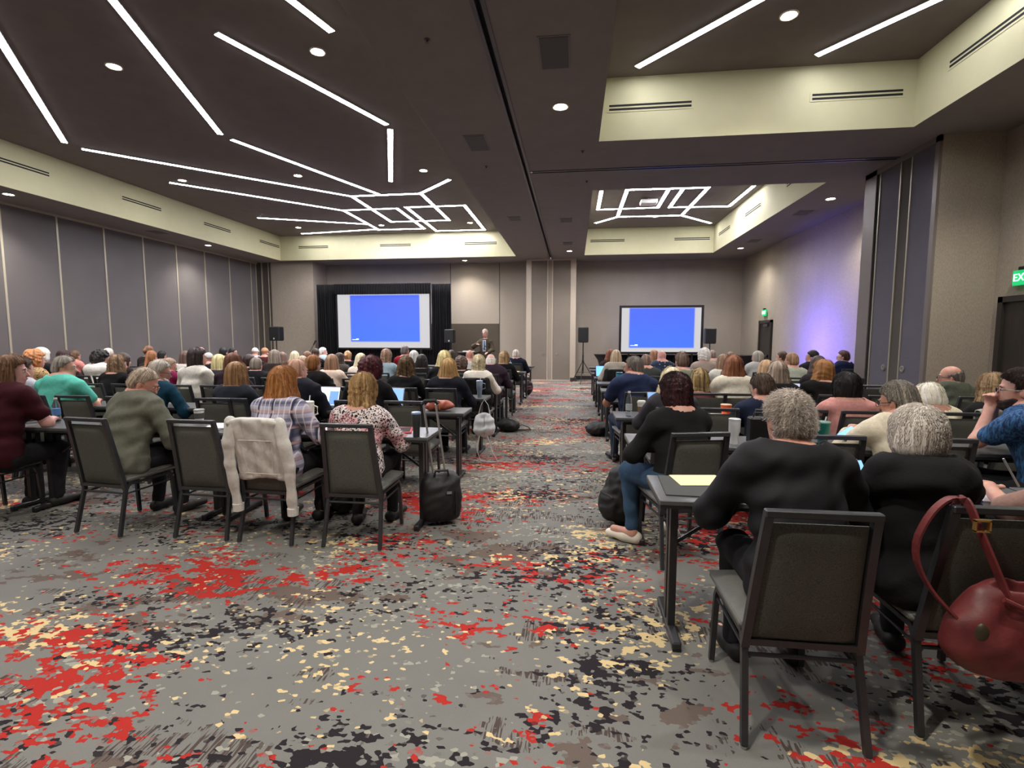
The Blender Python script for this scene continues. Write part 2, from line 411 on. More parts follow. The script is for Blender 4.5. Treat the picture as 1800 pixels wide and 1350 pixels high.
def wrinkle(X, Y, Z, seed, f=1.0):
    a = seed * 1.7
    return (np.sin(f * (34 * Z + 11 * X + 8 * Y) + 2.2 * np.sin(f * (13 * X - 9 * Z) + a) + a) + 0.7 * np.sin(f * (21 * X - 27 * Z + 17 * Y) + 2 * np.sin(f * 12 * Y + 15 * f * X + a)) + 0.5 * np.sin(f * (55 * Z - 31 * X) + 1.5 * np.sin(f * 25 * X + a)))
# ================================================================ THE ROOM
M_WALL = weave('wall covering', (152, 143, 130), 120, 0.07, (1, 1, 0.25))
M_PART = weave('partition cloth', (104, 100, 100), 160, 0.08)
M_PARTD = weave('partition cloth dark', (84, 80, 74), 160, 0.08)
M_SEAM = simple('partition edge trim', (176, 168, 148), 0.45, 0.3)
M_SOFF = simple('painted soffit', (128, 122, 118), 0.85, 0, 0.02, 3)
M_COFF = simple('coffer ceiling paint', (112, 104, 100), 0.9, 0, 0.03, 3)
M_CREAM = simple('cream paint', (192, 189, 152), 0.8, 0, 0.015, 3)
M_BASE = simple('dark baseboard', (44, 40, 38), 0.6)
M_BRONZE = simple('dark bronze frame', (58, 54, 50), 0.5, 0.3)
M_DOOR = simple('dark door veneer', (46, 42, 38), 0.45, 0, 0.15, 6, 0, (6, 6, 0.4))
M_BLACK = simple('black plastic', (11, 11, 12), 0.5)
M_SLOT = simple('dark slot', (10, 10, 12), 0.8)
M_WHT = simple('white plastic', (225, 224, 218), 0.4)
XL, XR, YB = -12.1, 5.98, -3.2

o = struct(MB().quad((XL - .3, YB, 0), (6.6, YB, 0), (6.6, 19.6, 0), (XL - .3, 19.6, 0)).build('floor', carpet()))
def ceil_with_holes(z, holes, x0, x1, y0, y1, name, mat):
    xs = sorted({x0, x1} | {h[0] for h in holes} | {h[1] for h in holes}); ys = sorted({y0, y1} | {h[2] for h in holes} | {h[3] for h in holes}); b = MB()
    for i in range(len(xs) - 1):
        for j in range(len(ys) - 1):
            cx, cy = (xs[i] + xs[i + 1]) / 2, (ys[j] + ys[j + 1]) / 2
            if any(h[0] < cx < h[1] and h[2] < cy < h[3] for h in holes): continue
            b.quad((xs[i], ys[j], z), (xs[i], ys[j + 1], z), (xs[i + 1], ys[j + 1], z), (xs[i + 1], ys[j], z))
    return struct(b.build(name, mat))
HOLES = [(-10.85, -2.05, 0.6, 17.75), (0.33, 4.58, 0.6, 7.75), (0.33, 4.6, 10.2, 17.8)]
SLOTS = [(-0.885, -0.835, YB, 18.5), (-0.835, 5.2, 8.98, 9.03)]
ceil_with_holes(Z1, HOLES + SLOTS, XL - .3, 6.6, YB, 19.6, 'ceiling', M_SOFF)
for i, h in enumerate(HOLES):
    struct(MB().quad((h[0], h[2], Z2), (h[0], h[3], Z2), (h[1], h[3], Z2), (h[1], h[2], Z2)).build('ceiling_coffer', M_COFF))
    b = MB()
    b.quad((h[0], h[2], Z1), (h[0], h[2], Z2), (h[1], h[2], Z2), (h[1], h[2], Z1)).quad((h[0], h[3], Z1), (h[1], h[3], Z1), (h[1], h[3], Z2), (h[0], h[3], Z2))
    b.quad((h[0], h[2], Z1), (h[0], h[3], Z1), (h[0], h[3], Z2), (h[0], h[2], Z2)).quad((h[1], h[2], Z1), (h[1], h[2], Z2), (h[1], h[3], Z2), (h[1], h[3], Z1))
    struct(b.build('ceiling_coffer_side', M_CREAM))
M_TRACK = simple('partition track metal', (96, 94, 100), 0.35, 0.6)
for (x0, x1, y0, y1) in SLOTS:
    b = MB(); along_y = (y1 - y0) > (x1 - x0)
    b.box(x0 - .0, x1 + .0, y0, y1, Z1 + .06, Z1 + .08)
    struct(b.build('ceiling_track_slot', M_SLOT))
    b = MB()
    if along_y:
        b.box(x0 - .04, x0, y0, y1, Z1 - .012, Z1 + .06).box(x1, x1 + .04, y0, y1, Z1 - .012, Z1 + .06)
    else:
        b.box(x0 + .08, x1, y0 - .04, y0, Z1 - .012, Z1 + .06).box(x0 + .08, x1, y1, y1 + .04, Z1 - .012, Z1 + .06)
    struct(b.build('ceiling_track_rail', M_TRACK))
# left wall: movable partition panels, seams about 1.19 m apart
seams = [1.13 + 1.19 * i for i in range(15)]
struct(MB().quad((XL, YB, 0), (XL, YB, Z1), (XL, 18.2, Z1), (XL, 18.2, 0)).build('wall_left', M_PART))
b = MB()
for y in seams + [18.1]: b.box(XL, XL + .012, y - .022, y + .022, 0, Z1 - .02)
struct(b.build('trim_1', M_SEAM))
struct(MB().box(XL, XL + .03, YB, 18.2, Z1 - .05, Z1 - .001).build('trim_2', M_SEAM))
# front left: dark jamb, column, recess
struct(MB().box(XL, -11.5, 18.15, 19.6, 0, Z1).build('wall_front_jamb', M_PARTD))
struct(MB().box(-11.62, -11.6, 18.12, 18.15, 0, Z1).box(-11.9, -11.86, 18.12, 18.15, 0, Z1).build('trim_3', M_SEAM))
struct(MB().box(-11.5, -9.8, 18.12, 19.6, 0, Z1).build('wall_front_column', M_WALL))
struct(MB().quad((-9.8, 19.2, 0), (-1.75, 19.2, 0), (-1.75, 19.2, Z1), (-9.8, 19.2, Z1)).build('wall_front_left', M_WALL))
b = MB()
for x in (-4.76, -2.85): b.box(x - .012, x + .012, 19.19, 19.2, 0, Z1)
struct(b.build('trim_4', M_PARTD))
struct(MB().box(-9.75, -2.87, 19.17, 19.2, 0, 2.13).build('wall_front_wainscot', weave('dark panel', (78, 70, 60), 160, 0.06)))
# centre pilaster with pocket doors
struct(MB().box(-1.75, 0.06, 18.5, 19.6, 0, Z1 - .001).build('wall_front_pilaster', M_WALL))
b = MB()
for (x0, x1) in ((-1.75, -1.56), (-.99, -.955), (-.815, -.775), (-.14, 0.06)): b.box(x0, x1, 18.47, 18.5, 0.02, Z1 - .03)
b.box(-1.75, .06, 18.465, 18.5, Z1 - .06, Z1 - .002).box(-1.56, -.14, 18.465, 18.5, 0, .05)
struct(b.build('trim_5', simple('light metal trim', (186, 176, 158), 0.45, 0.2)))
b = MB().box(-1.56, -.99, 18.485, 18.5, .05, Z1 - .06).box(-.775, -.14, 18.485, 18.5, .05, Z1 - .06)
pd = struct(b.build('door_1', weave('pocket door cloth', (122, 114, 103), 160, 0.07)))
for x in (-1.13, -.62):
    MB().lathe([(.0, 0), (.045, 0), (.045, .012), (.0, .012)], n=16, M=Matrix.Translation((x, 18.485, 1.0)) @ Matrix.Rotation(math.pi / 2, 4, 'X')).build('door_handle', simple('steel pull', (190, 186, 178), 0.3, 0.8), pd)
struct(MB().box(-1.8, -1.56, 18.44, 18.5, 0, .13).box(-.12, .12, 18.44, 18.5, 0, .13).build('baseboard_pilaster', M_BASE))
struct(MB().quad((0.0, 19.3, 0), (6.6, 19.3, 0), (6.6, 19.3, Z1), (0.0, 19.3, Z1)).build('wall_front_right', M_WALL))
struct(MB().box(.06, 6.07, 19.27, 19.3, 0, .14).build('baseboard_front', M_BASE))
# right wall, two depths with the partition storage pocket between
struct(MB().quad((6.07, 9.9, 0), (6.07, 9.9, Z1), (6.07, 19.3, Z1), (6.07, 19.3, 0)).build('wall_right_far', M_WALL))
struct(MB().box(5.16, 6.6, 8.06, 9.9, 0, Z1).build('wall_right_pocket', M_WALL))
struct(MB().quad((5.98, YB, 0), (5.98, YB, Z1), (5.98, 8.06, Z1), (5.98, 8.06, 0)).build('wall_right_near', M_WALL))
struct(MB().quad((XL - .3, YB, 0), (XL - .3, YB, Z1), (6.6, YB, Z1), (6.6, YB, 0)).build('wall_back', M_WALL))
struct(MB().box(6.04, 6.07, 9.9, 16.3, 0, .14).box(6.04, 6.07, 17.42, 19.3, 0, .14).build('baseboard_right_far', M_BASE))
struct(MB().box(5.95, 5.98, YB, 6.6, 0, .14).box(5.95, 5.98, 7.95, 8.06, 0, .14).build('baseboard_right_near', M_BASE))
M_POCK = weave('pocket door cloth blue grey', (98, 95, 104), 160, 0.06)
b = MB().box(5.148, 5.16, 8.14, 8.66, .03, Z1 - .09).box(5.148, 5.16, 8.94, 9.47, .03, Z1 - .09)
pd = struct(b.build('door_2', M_POCK))
struct(MB().box(5.15, 5.16, 8.66, 8.94, 0, Z1 - .09).build('trim_6', M_PARTD))
b = MB()
for y in (8.67, 8.93, 9.475): b.box(5.135, 5.16, y - .012, y + .012, 0.02, Z1 - .09)
struct(b.build('trim_7', M_SEAM))
b = MB().box(5.12, 5.16, 8.06, 8.145, 0, Z1 - .001).box(5.12, 5.16, 9.56, 9.9, 0, Z1 - .001).box(5.12, 5.16, 8.06, 9.9, Z1 - .09, Z1 - .002)
struct(b.build('trim_8', simple('grey metal surround', (120, 112, 106), 0.5, 0.2)))
struct(MB().box(5.14, 5.16, 9.49, 9.56, 0, Z1 - .09).build('trim_9', M_SLOT))
for y in (8.68 - .1, 8.94 + .12):
    hd = MB().lathe([(.052, 0), (.052, .012), (.03, .014), (.028, .004), (0, .004)], n=20, M=Matrix.Translation((5.148, y, 1.07)) @ Matrix.Rotation(-math.pi / 2, 4, 'Y')).build('door_handle', simple('steel pull', (190, 186, 178), 0.3, 0.8), pd, smooth=True)
# doors on the right wall
def exit_door(n, x, y0, y1, zt):
    d = struct(MB().box(x - .02, x + .02, y0 + .07, y1 - .07, 0.01, zt - .07).build('door_%d' % n, M_DOOR))
    b = MB().box(x - .06, x + .05, y0, y0 + .08, 0, zt).box(x - .06, x + .05, y1 - .08, y1, 0, zt).box(x - .06, x + .05, y0, y1, zt - .08, zt)
    b.build('door_frame', M_BRONZE, d)
    MB().box(x - .09, x - .02, y0 + .2, y0 + .55, zt - .2, zt - .12).tube([(x - .06, y0 + .4, zt - .1), (x - .16, y0 + .6, zt - .1), (x - .05, y0 + .8, zt - .1)], .012, 6).build('door_closer', simple('closer metal', (96, 94, 92), 0.4, 0.7), d)
    MB().box(x - .08, x - .03, y0 + .15, y1 - .15, .98, 1.03).box(x - .08, x, y0 + .15, y0 + .22, .95, 1.07).box(x - .08, x, y1 - .22, y1 - .15, .95, 1.07).build('push_bar', simple('steel bar', (120, 118, 114), 0.35, 0.8), d)
    return d
exit_door(3, 6.06, 16.35, 17.38, 2.14)
exit_door(4, 5.97, 6.65, 7.9, 2.13)
M_EXIT = emis('green exit glow', (40, 230, 130), 1.1)
def text(name, body, size, loc, rot, mat, parent=None, ext=0.003):
    cu = bpy.data.curves.new(name, 'FONT'); cu.body = body; cu.size = size; cu.extrude = ext; cu.align_x = 'CENTER'; cu.align_y = 'CENTER'
    tmp = bpy.data.objects.new(name, cu); COL.objects.link(tmp); bpy.context.view_layer.update()
    me = bpy.data.meshes.new_from_object(tmp.evaluated_get(bpy.context.evaluated_depsgraph_get())); me.name = name; bpy.data.objects.remove(tmp)
    o = link(name, me, None, parent); me.materials.clear(); me.materials.append(mat); o.location = loc; o.rotation_euler = rot
    return o
def exit_sign(x, y, z, label):
    t = thing('exit_sign', label, 'exit sign', (x, y, z))
    MB().box(-.03, .0, -.16, .16, -.1, .1, b=.006).build('sign_panel', glass('green tinted acrylic', (30, 190, 110)), t).data.materials.clear()
    t.children[0].data.materials.append(emis('green lit acrylic', (18, 150, 84), 0.5))
    MB().box(-.05, .01, -.05, .05, .1, .14).build('mount', M_BLACK, t)
    text('sign_lettering', 'EXIT', .14, (-.034, 0, 0), (math.pi / 2, 0, -math.pi / 2), emis('pale green letters', (190, 255, 220), 0.8), t)
exit_sign(6.03, 16.95, 2.38, 'green lit exit sign above the far door at the front of the right wall')
exit_sign(5.93, 7.52, 2.36, 'green lit exit sign above the near door at the right edge of the photo')

# ---------------------------------------------------------------- ceiling fixtures
M_STRIP = emis('white led diffuser', (246, 244, 255), STRIP_E)
M_SFRAME = simple('strip housing', (150, 148, 146), 0.5, 0.2)
LS = [((-5.95, 4.3), (-9.76, 8.86)), ((-4.9, 4.7), (-6.51, 8.85)), ((-3.6, 4.15), (-3.01, 6.16)), ((-4.42, 6.09), (-3.33, 8.82)), ((-3.34, 9.08), (-4.39, 11.9)),
      ((-9.74, 9.24), (-5.88, 13.02)), ((-9.72, 11.4), (-6.78, 14.38)), ((-6.47, 9.17), (-5.08, 12.96)), ((-9.8, 14.93), (-6.79, 16.14)), ((-9.7, 17.31), (-6.73, 16.91)),
      ((-5.88, 13.0), (-3.98, 12.98)), ((-3.98, 12.96), (-2.99, 11.98)), ((-3.98, 12.96), (-3.98, 15.92)), ((-5.88, 13.0), (-5.88, 15.92)),
      ((-6.78, 14.36), (-5.12, 14.33)), ((-6.76, 14.36), (-6.74, 17.0)), ((-5.12, 14.33), (-5.12, 17.0)), ((-5.88, 15.92), (-3.98, 15.92)), ((-6.74, 17.0), (-5.12, 17.0)),
      ((-4.83, 14.25), (-3.11, 14.25)), ((-4.81, 14.25), (-4.81, 17.42)), ((-3.11, 14.25), (-3.11, 17.42)), ((-4.81, 17.42), (-3.11, 17.42)),
      ((-9.7, 2.2), (-8.6, 5.6)), ((-7.2, 1.2), (-6.0, 4.0))]
RS = [((0.85, 7.44), (3.0, 5.15)), ((3.18, 7.43), (4.4, 5.9)), ((0.65, 13.33), (0.65, 15.16)), ((0.65, 15.16), (2.34, 15.12)), ((1.29, 13.28), (1.29, 16.1)), ((1.29, 13.28), (2.32, 13.3)),
      ((2.32, 13.3), (2.34, 15.12)), ((2.32, 13.3), (3.27, 13.32)), ((2.67, 13.33), (2.67, 15.14)), ((3.27, 13.32), (3.21, 16.14)), ((2.67, 15.14), (4.32, 15.22)), ((4.32, 15.22), (4.34, 13.34)),
      ((0.67, 16.85), (1.29, 16.1)), ((1.29, 16.1), (3.21, 16.14)), ((3.21, 16.14), (4.33, 17.28)), ((1.0, 1.6), (3.2, 3.9))]
DLAB = {}
def strip_label(side, p, q):
    cx, cy = (p[0] + q[0]) / 2, (p[1] + q[1]) / 2; L = math.hypot(q[0] - p[0], q[1] - p[1])
    return cx, cy, L
def led_strip(p, q, label, group):
    a = Vector((*p, 0)); c = Vector((*q, 0)); d = c - a; L = d.length; ang = math.atan2(d.y, d.x)
    t = thing('ceiling_light_strip', label, 'ceiling light', (*((a + c) / 2).xy, Z2), ang, group)
    MB().box(-L / 2 - .045, L / 2 + .045, -.056, .056, -.018, .0).build('housing', M_SFRAME, t)
    MB().box(-L / 2 - .035, L / 2 + .035, -.045, .045, -.022, -.0175).build('diffuser', M_STRIP, t)
LN = ['long light strip at far left top edge of the left coffer', 'long diagonal light strip, second from the left in the near left coffer', 'short light strip cut by the top edge of the photo, left coffer',
      'diagonal light strip beside the near downlight of the left coffer', 'short straight light strip by the soffit edge of the left coffer', 'long light strip reaching from the left side to the big frame',
      'long light strip below the longest one, left coffer', 'slanting light strip ending on the top bar of the frame', 'short light strip at left pointing at the frame corner, left coffer',
      'lowest light strip at left, close to the coffer end', 'top bar of the frame of light strips, left coffer', 'spur of light pointing to the right off the frame corner', 'right upright of the large frame, left coffer',
      'left upright of the large frame, left coffer', 'top bar of the left small frame, left coffer', 'left upright of the left small frame, left coffer', 'right upright of the left small frame, left coffer',
      'bottom bar of the large frame, left coffer', 'bottom bar of the left small frame, left coffer', 'top bar of the right small frame, left coffer', 'left upright of the right small frame, left coffer',
      'right upright of the right small frame, left coffer', 'bottom bar of the right small frame, left coffer', 'light strip overhead out of the picture, left coffer', 'light strip behind the picture edge, left coffer']
for (p, q), n in zip(LS, LN): led_strip(p, q, n, 'white light strips in the left coffer')
RN = ['large diagonal light strip at left of the near right coffer', 'diagonal light strip at right of the near right coffer', 'left short upright of the far right light figure', 'lower left bar of the far right light figure',
      'second upright of the far right light figure', 'upper left bar of the far right light figure', 'middle upright of the far right light figure', 'upper right bar of the far right light figure', 'fourth upright of the far right light figure',
      'slanted long upright of the far right light figure', 'lower right bar of the far right light figure', 'rightmost arm of the far right light figure', 'left foot of the far right light figure', 'nearest the end wall bar of the far right light figure',
      'right foot of the far right light figure', 'light strip overhead out of the picture, right coffer']
for (p, q), n in zip(RS, RN): led_strip(p, q, n, 'white light strips in the right coffers')

M_LAMP = emis('warm white lamp lens', (255, 240, 214), 30.0)
M_RING = simple('lamp trim ring', (200, 190, 176), 0.4)
def downlight(x, y, z, label, w=SPOT_W, gr='recessed ceiling downlights'):
    t = thing('downlight', label, 'downlight', (x, y, z), 0, gr)
    MB().lathe([(.075, -.001), (.105, -.001), (.105, -.012), (.09, -.014), (.075, -.004)], n=24).build('trim_ring', M_RING, t)
    MB().lathe([(.0, -.010), (.04, -.009), (.076, -.004)], n=24).build('lens', M_LAMP, t)
    ld = bpy.data.lights.new('downlight_lamp', 'SPOT'); ld.energy = w; ld.color = (1, .93, .82); ld.spot_size = math.radians(125); ld.spot_blend = 0.8; ld.shadow_soft_size = .07
    lo = bpy.data.objects.new('downlight_lamp', ld); COL.objects.link(lo); lo.parent = t; lo.location = (0, 0, -.03)
nm = {0: 'near', 1: 'middle', 2: 'far'}
for i, y in enumerate((1.8, 6.6, 11.3, 16.4)):
    for j, x in enumerate((-9.34, -6.4, -3.4)):
        downlight(x, y, Z2, 'recessed downlight in left coffer, %s column, %s row' % (('left', 'middle', 'right')[j], ('overhead', 'near', 'middle', 'far')[i]))
downlight(2.45, 6.56, Z2, 'bright recessed downlight between the strips in the near right coffer'); downlight(2.45, 1.8, Z2, 'recessed downlight overhead in the near right coffer')
downlight(2.44, 16.25, Z2, 'recessed downlight on the bar of the far right light figure'); downlight(2.44, 11.4, Z2, 'recessed downlight hidden over the beam in the far right coffer')
for x, y, n in ((-.2, 6.56, 'bright downlight in the grey soffit right of the centre track, near one'), (-.18, 16.9, 'downlight in the soffit just before the centre pilaster'), (-.2, 1.5, 'downlight in the soffit overhead'), (5.22, 11.35, 'downlight in the right soffit near the storage pocket'),
                (5.23, 17.01, 'downlight in the right soffit by the front corner'), (-11.33, 9.06, 'downlight in the left soffit at the left photo edge'), (-11.31, 14.6, 'downlight in the left soffit far along the partition'),
                (-11.33, 3.6, 'downlight in the left soffit behind the photo edge'), (5.25, 6.3, 'downlight in the right soffit at the right photo edge'), (5.25, 1.5, 'downlight in the right soffit overhead'), (-1.4, 0.5, 'downlight in the centre soffit overhead'), (-4.03, 18.45, 'downlight above the speaker by the front wall')):
    downlight(x, y, Z1, n)
M_GRIL = simple('grille mesh', (78, 76, 74), 0.6, 0.2, 0.2, 400)
M_GFR = simple('grille frame', (116, 112, 108), 0.6)
def grille(x, y, s, t_, label):
    t = thing('ceiling_speaker_grille', label, 'speaker grille', (x, y, Z1), 0, 'square ceiling grilles')
    MB().box(-s / 2 - .02, s / 2 + .02, -t_ / 2 - .02, t_ / 2 + .02, -.006, 0).build('frame', M_GFR, t)
    MB().box(-s / 2, s / 2, -t_ / 2, t_ / 2, -.01, -.005).build('mesh_panel', M_GRIL, t)
for x, y, n in ((-.23, 5.38, 'large square ceiling grille by the centre track, closest to the camera'), (-1.46, 7.6, 'dark square ceiling grille left of the centre track'), (-1.45, 12.3, 'far dark ceiling grille left of the centre track'),
                (-.22, 12.6, 'dark ceiling grille right of the centre track, middle distance'), (-.22, 15.6, 'faint ceiling grille by the far soffit downlight'), (5.18, 12.5, 'ceiling grille in the right soffit before the second downlight'), (5.24, 15.85, 'ceiling grille in the right soffit near the front'), (-11.33, 12.68, 'oval dark speaker in the left soffit')):
    grille(x, y, .28, .56 if y < 8 else .4, n)
def slot_vent(c, ax, face, L, label):
    """linear air diffuser on a coffer side; ax 'x' or 'y' is its run, face the outward normal sign"""
    t = thing('air_vent', label, 'air vent', c, 0, 'linear slot air vents')
    def bx(u0, u1, d0, d1, z0, z1):
        d0, d1 = sorted((d0 * face, d1 * face))
        return (u0, u1, d0, d1, z0, z1) if ax == 'x' else (d0, d1, u0, u1, z0, z1)
    MB().box(*bx(-L / 2 - .03, L / 2 + .03, 0, .006, -.065, .065)).build('frame', M_CREAM, t)
    for z in (-.026, .026): MB().box(*bx(-L / 2, L / 2, .005, .009, z - .014, z + .014)).build('slot', M_SLOT, t)
for i, y in enumerate((8.0, 11.75, 14.45, 17.1)): slot_vent((-10.85, y if i else 8.9, 4.92), 'y', 1, 1.15, ['nearest', 'second', 'third', 'farthest'][i] + ' slot vent along the left side of the left coffer')
for i, x in enumerate((-9.55, -6.42, -3.3)): slot_vent((x, 17.75, 4.9), 'x', -1, 1.15, ['left', 'middle', 'right'][i] + ' slot vent on the end face of the left coffer')
for i, x in enumerate((1.05, 3.83)): slot_vent((x, 7.75, 4.89), 'x', -1, 1.16, ['left', 'right'][i] + ' slot vent on the cream end face of the near right coffer')
for i, x in enumerate((1.1, 3.9)): slot_vent((x, 17.8, 4.9), 'x', -1, 1.15, ['left', 'right'][i] + ' slot vent on the end face of the far right coffer')
for i, y in enumerate((16.6, 14.1, 11.4)): slot_vent((4.6, y, 4.9), 'y', -1, 1.15, ['far', 'middle', 'near'][i] + ' slot vent along the right side of the far right coffer')
slot_vent((4.58, 6.55, 4.92), 'y', -1, 1.16, 'slot vent on the right side of the near right coffer')
for i, (x, y, n) in enumerate(((-1.45, 5.0, 'sprinkler head in the centre soffit near the camera'), (-1.5, 8.6, 'sprinkler head in the centre soffit past the grille'), (.1, 8.1, 'sprinkler head in the soffit below the near right coffer corner'), (.2, 9.6, 'sprinkler head behind the cross track'))):
    t = thing('sprinkler', n, 'sprinkler', (x, y, Z1)); MB().lathe([(.03, 0), (.03, -.006), (.012, -.008), (.012, -.03), (.02, -.032), (.0, -.034)], n=12).build('head', simple('dull metal', (96, 92, 90), .4, .6), t)
for x, y, n in ((1.95, 14.2, 'white projector box on the far right coffer ceiling'),):
    t = thing('ceiling_box', n, 'projector', (x, y, Z2)); MB().box(-.22, .22, -.16, .16, -.16, -.05, b=.02).build('body', M_WHT, t); MB().tube([(0, 0, 0), (0, 0, -.06)], .03, 10).build('mount', M_WHT, t)

# ---------------------------------------------------------------- lamp added to tint the right wall violet, unseen behind the audience
t = thing('added_wash_light', 'added violet lamp on a short stand, unseen behind the audience', 'added light', (4.15, 13.3, 0))
MB().tube([(0, 0, 0.02), (0, 0, .8)], .014, 8).lathe([(0, 0), (.16, 0), (.16, .02), (0, .03)], n=20).build('stand', M_BLACK, t)
MB().box(-.1, .08, -.1, .1, .8, 1.0, b=.02).build('housing', M_BLACK, t)
MB().box(.08, .086, -.08, .08, .82, .98).build('lens', emis('added violet lens', (90, 70, 255), 4.0), t)
ld = bpy.data.lights.new('added_wash_lamp', 'AREA'); ld.shape = 'DISK'; ld.size = .16; ld.energy = ADDED_WASH_W; ld.color = (.15, .11, 1.0); ld.spread = math.radians(110)
lo = bpy.data.objects.new('added_wash_lamp', ld); COL.objects.link(lo); lo.parent = t; lo.location = (.1, 0, .92); lo.rotation_euler = (0, math.radians(-108), 0)

# ---------------------------------------------------------------- screens, drape, audio
def screen_mat(w_, h_, x0, x1, z0, z1, r=.03):
    """projected slide: blue field with soft rounded border on a pale ground"""
    m, nt, b = base('projected slide'); tc = nd(nt, 'ShaderNodeTexCoord'); sp = nd(nt, 'ShaderNodeSeparateXYZ'); nt.links.new(tc.outputs['Object'], sp.inputs[0])
    def sm(o, a, c):
        r_ = nd(nt, 'ShaderNodeMapRange', interpolation_type='SMOOTHSTEP'); r_.inputs['From Min'].default_value = a; r_.inputs['From Max'].default_value = c; nt.links.new(o, r_.inputs['Value']); return r_.outputs[0]
    f = None
    for o_, a, c in ((sp.outputs[0], x0 - r, x0 + r), (sp.outputs[0], x1 + r, x1 - r), (sp.outputs[2], z0 - r, z0 + r), (sp.outputs[2], z1 + r, z1 - r)):
        s = sm(o_, a, c)
        if f is None: f = s
        else:
            mu = nd(nt, 'ShaderNodeMath', operation='MULTIPLY'); nt.links.new(f, mu.inputs[0]); nt.links.new(s, mu.inputs[1]); f = mu.outputs[0]
    g = sm(sp.outputs[2], z1, z0)
    blue = _mixn(nt, g, (66, 104, 252), (62, 118, 255))
    nt.links.new(_mixn(nt, f, (205, 204, 206), blue), b.inputs['Emission Color']); b.inputs['Emission Strength'].default_value = SCREEN_E
    b.inputs['Base Color'].default_value = (.02, .02, .02, 1); b.inputs['Roughness'].default_value = 0.9; return m
def screen(x0, x1, z0, z1, Y, bd, label, blue):
    cx, cz = (x0 + x1) / 2, (z0 + z1) / 2; hw, hh = (x1 - x0) / 2, (z1 - z0) / 2
    t = thing('projection_screen', label, 'projection screen', (cx, Y, cz))
    MB().box(-hw, hw, -.01, 0, -hh, hh).build('screen_surface', screen_mat(hw * 2, hh * 2, *blue), t)
    f = MB(); f.box(-hw - bd, hw + bd, -.03, .02, hh, hh + bd).box(-hw - bd, hw + bd, -.03, .02, -hh - bd, -hh).box(-hw - bd, -hw, -.03, .02, -hh, hh).box(hw, hw + bd, -.03, .02, -hh, hh)
    f.build('frame', M_BLACK, t)
    for s in (-1, 1): MB().box(s * hw * .8 - .03, s * hw * .8 + .03, .0, .05, -cz + .04, -hh).box(s * hw * .8 - .1, s * hw * .8 + .1, .0, .05, -cz, -cz + .05).build('leg', M_BLACK, t)
    # small white caption line low on the slide
    MB().box(blue[0] + .05, blue[0] + .3, -.013, -.01, blue[2] + .07, blue[2] + .085).box(blue[0] + .2, blue[0] + .3, -.013, -.01, blue[2] + .1, blue[2] + .115).build('slide_caption', emis('caption white', (235, 240, 255), 0.5), t)
    return t
screen(-8.6, -5.14, 1.22, 3.17, 17.6, .05, 'left projection screen with blue slide, set in a black drape', (-1.25, 1.36, -.76, .92))
screen(1.64, 4.31, 1.10, 2.62, 17.9, .08, 'right projection screen with blue slide and black frame', (-1.07, 1.12, -.62, .75))
M_DRAPE = weave('black velour', (5, 5, 8), 90, 0.2)
def drape(x0, x1, z0, z1, Y, n, amp, name, label, taper=0.0):
    N = n * 8; rows = 10; V = []; Q = []
    for j in range(rows + 1):
        z = z0 + (z1 - z0) * j / rows
        for i in range(N + 1):
            u = i / N; x = x0 + (x1 - x0) * u
            V.append((x, Y + amp * math.sin(u * n * 2 * math.pi + .8 * math.sin(u * 23)) * (1 - taper * j / rows) + .01 * math.sin(z * 3 + u * 40), z))
    for j in range(rows):
        for i in range(N):
            a = j * (N + 1) + i; Q.append((a, a + 1, a + N + 2, a + N + 1))
    me = npmesh(name, V, np.array(Q)); o = link(name, me, M_DRAPE); o.modifiers.new('t', 'SOLIDIFY').thickness = .01
    return tag(o, label, 'drape')
drape(-9.42, -8.67, 0.02, 3.52, 17.66, 9, .035, 'stage_drape', 'black pleated drape at the left of the left screen')
drape(-5.07, -4.36, 0.02, 3.5, 17.66, 9, .035, 'stage_drape', 'black pleated drape at the right of the left screen')
drape(-8.68, -5.06, 3.14, 3.52, 17.53, 38, .025, 'stage_drape', 'black gathered valance above the left screen')
drape(-8.68, -5.06, 0.02, 1.165, 17.7, 38, .03, 'stage_drape', 'black pleated skirt below the left screen')
drape(1.5, 4.5, 0.02, 1.0, 18.0, 30, .025, 'stage_drape', 'black skirt below the right screen')
M_SPK = simple('speaker grille black', (10, 11, 12), 0.7, 0, 0.3, 300)
def pa_speaker(x, y, z0, z1, w_, label, logo=True, rz=0.0):
    t = thing('loudspeaker', label + ' on a pole', 'loudspeaker', (x, y, z0), rz, None); H = z1 - z0
    MB().box(-w_ / 2, w_ / 2, -.13, .17, 0, H, b=.03).build('cabinet', M_BLACK, t)
    MB().box(-w_ / 2 + .02, w_ / 2 - .02, -.142, -.128, .02, H - .02, b=.006).build('grille', M_SPK, t)
    if logo: MB().box(-.02, .02, -.146, -.14, .05, .1).build('badge', simple('pale badge', (205, 205, 205), .4), t)
    s = thing('speaker_stand', 'black tripod stand under the ' + label, 'speaker stand', (x, y, 0), rz)
    MB().tube([(0, 0, .35), (0, 0, z0)], .018, 10).build('pole', M_BLACK, s)
    MB().tube([(0, 0, .45), (0, 0, 1.0)], .026, 10).build('sleeve', M_BLACK, s)
    MB().lathe([(.02, .72), (.04, .73), (.04, .8), (.02, .81)], n=12).build('collar', M_BLACK, s)
    for k in range(3):
        a = math.radians(-100 + 120 * k); dx, dy = math.cos(a), math.sin(a)
        MB().tube([(dx * .03, dy * .03, .74), (dx * .5, dy * .5, .015)], .013, 6).tube([(dx * .02, dy * .02, .4), (dx * .25, dy * .25, .385)], .008, 6).build('leg', M_BLACK, s)
pa_speaker(-10.05, 16.0, 1.47, 1.95, .38, 'loudspeaker in front of the left column')
pa_speaker(-4.26, 17.0, 1.4, 1.87, .34, 'loudspeaker before the right edge of the black drape')
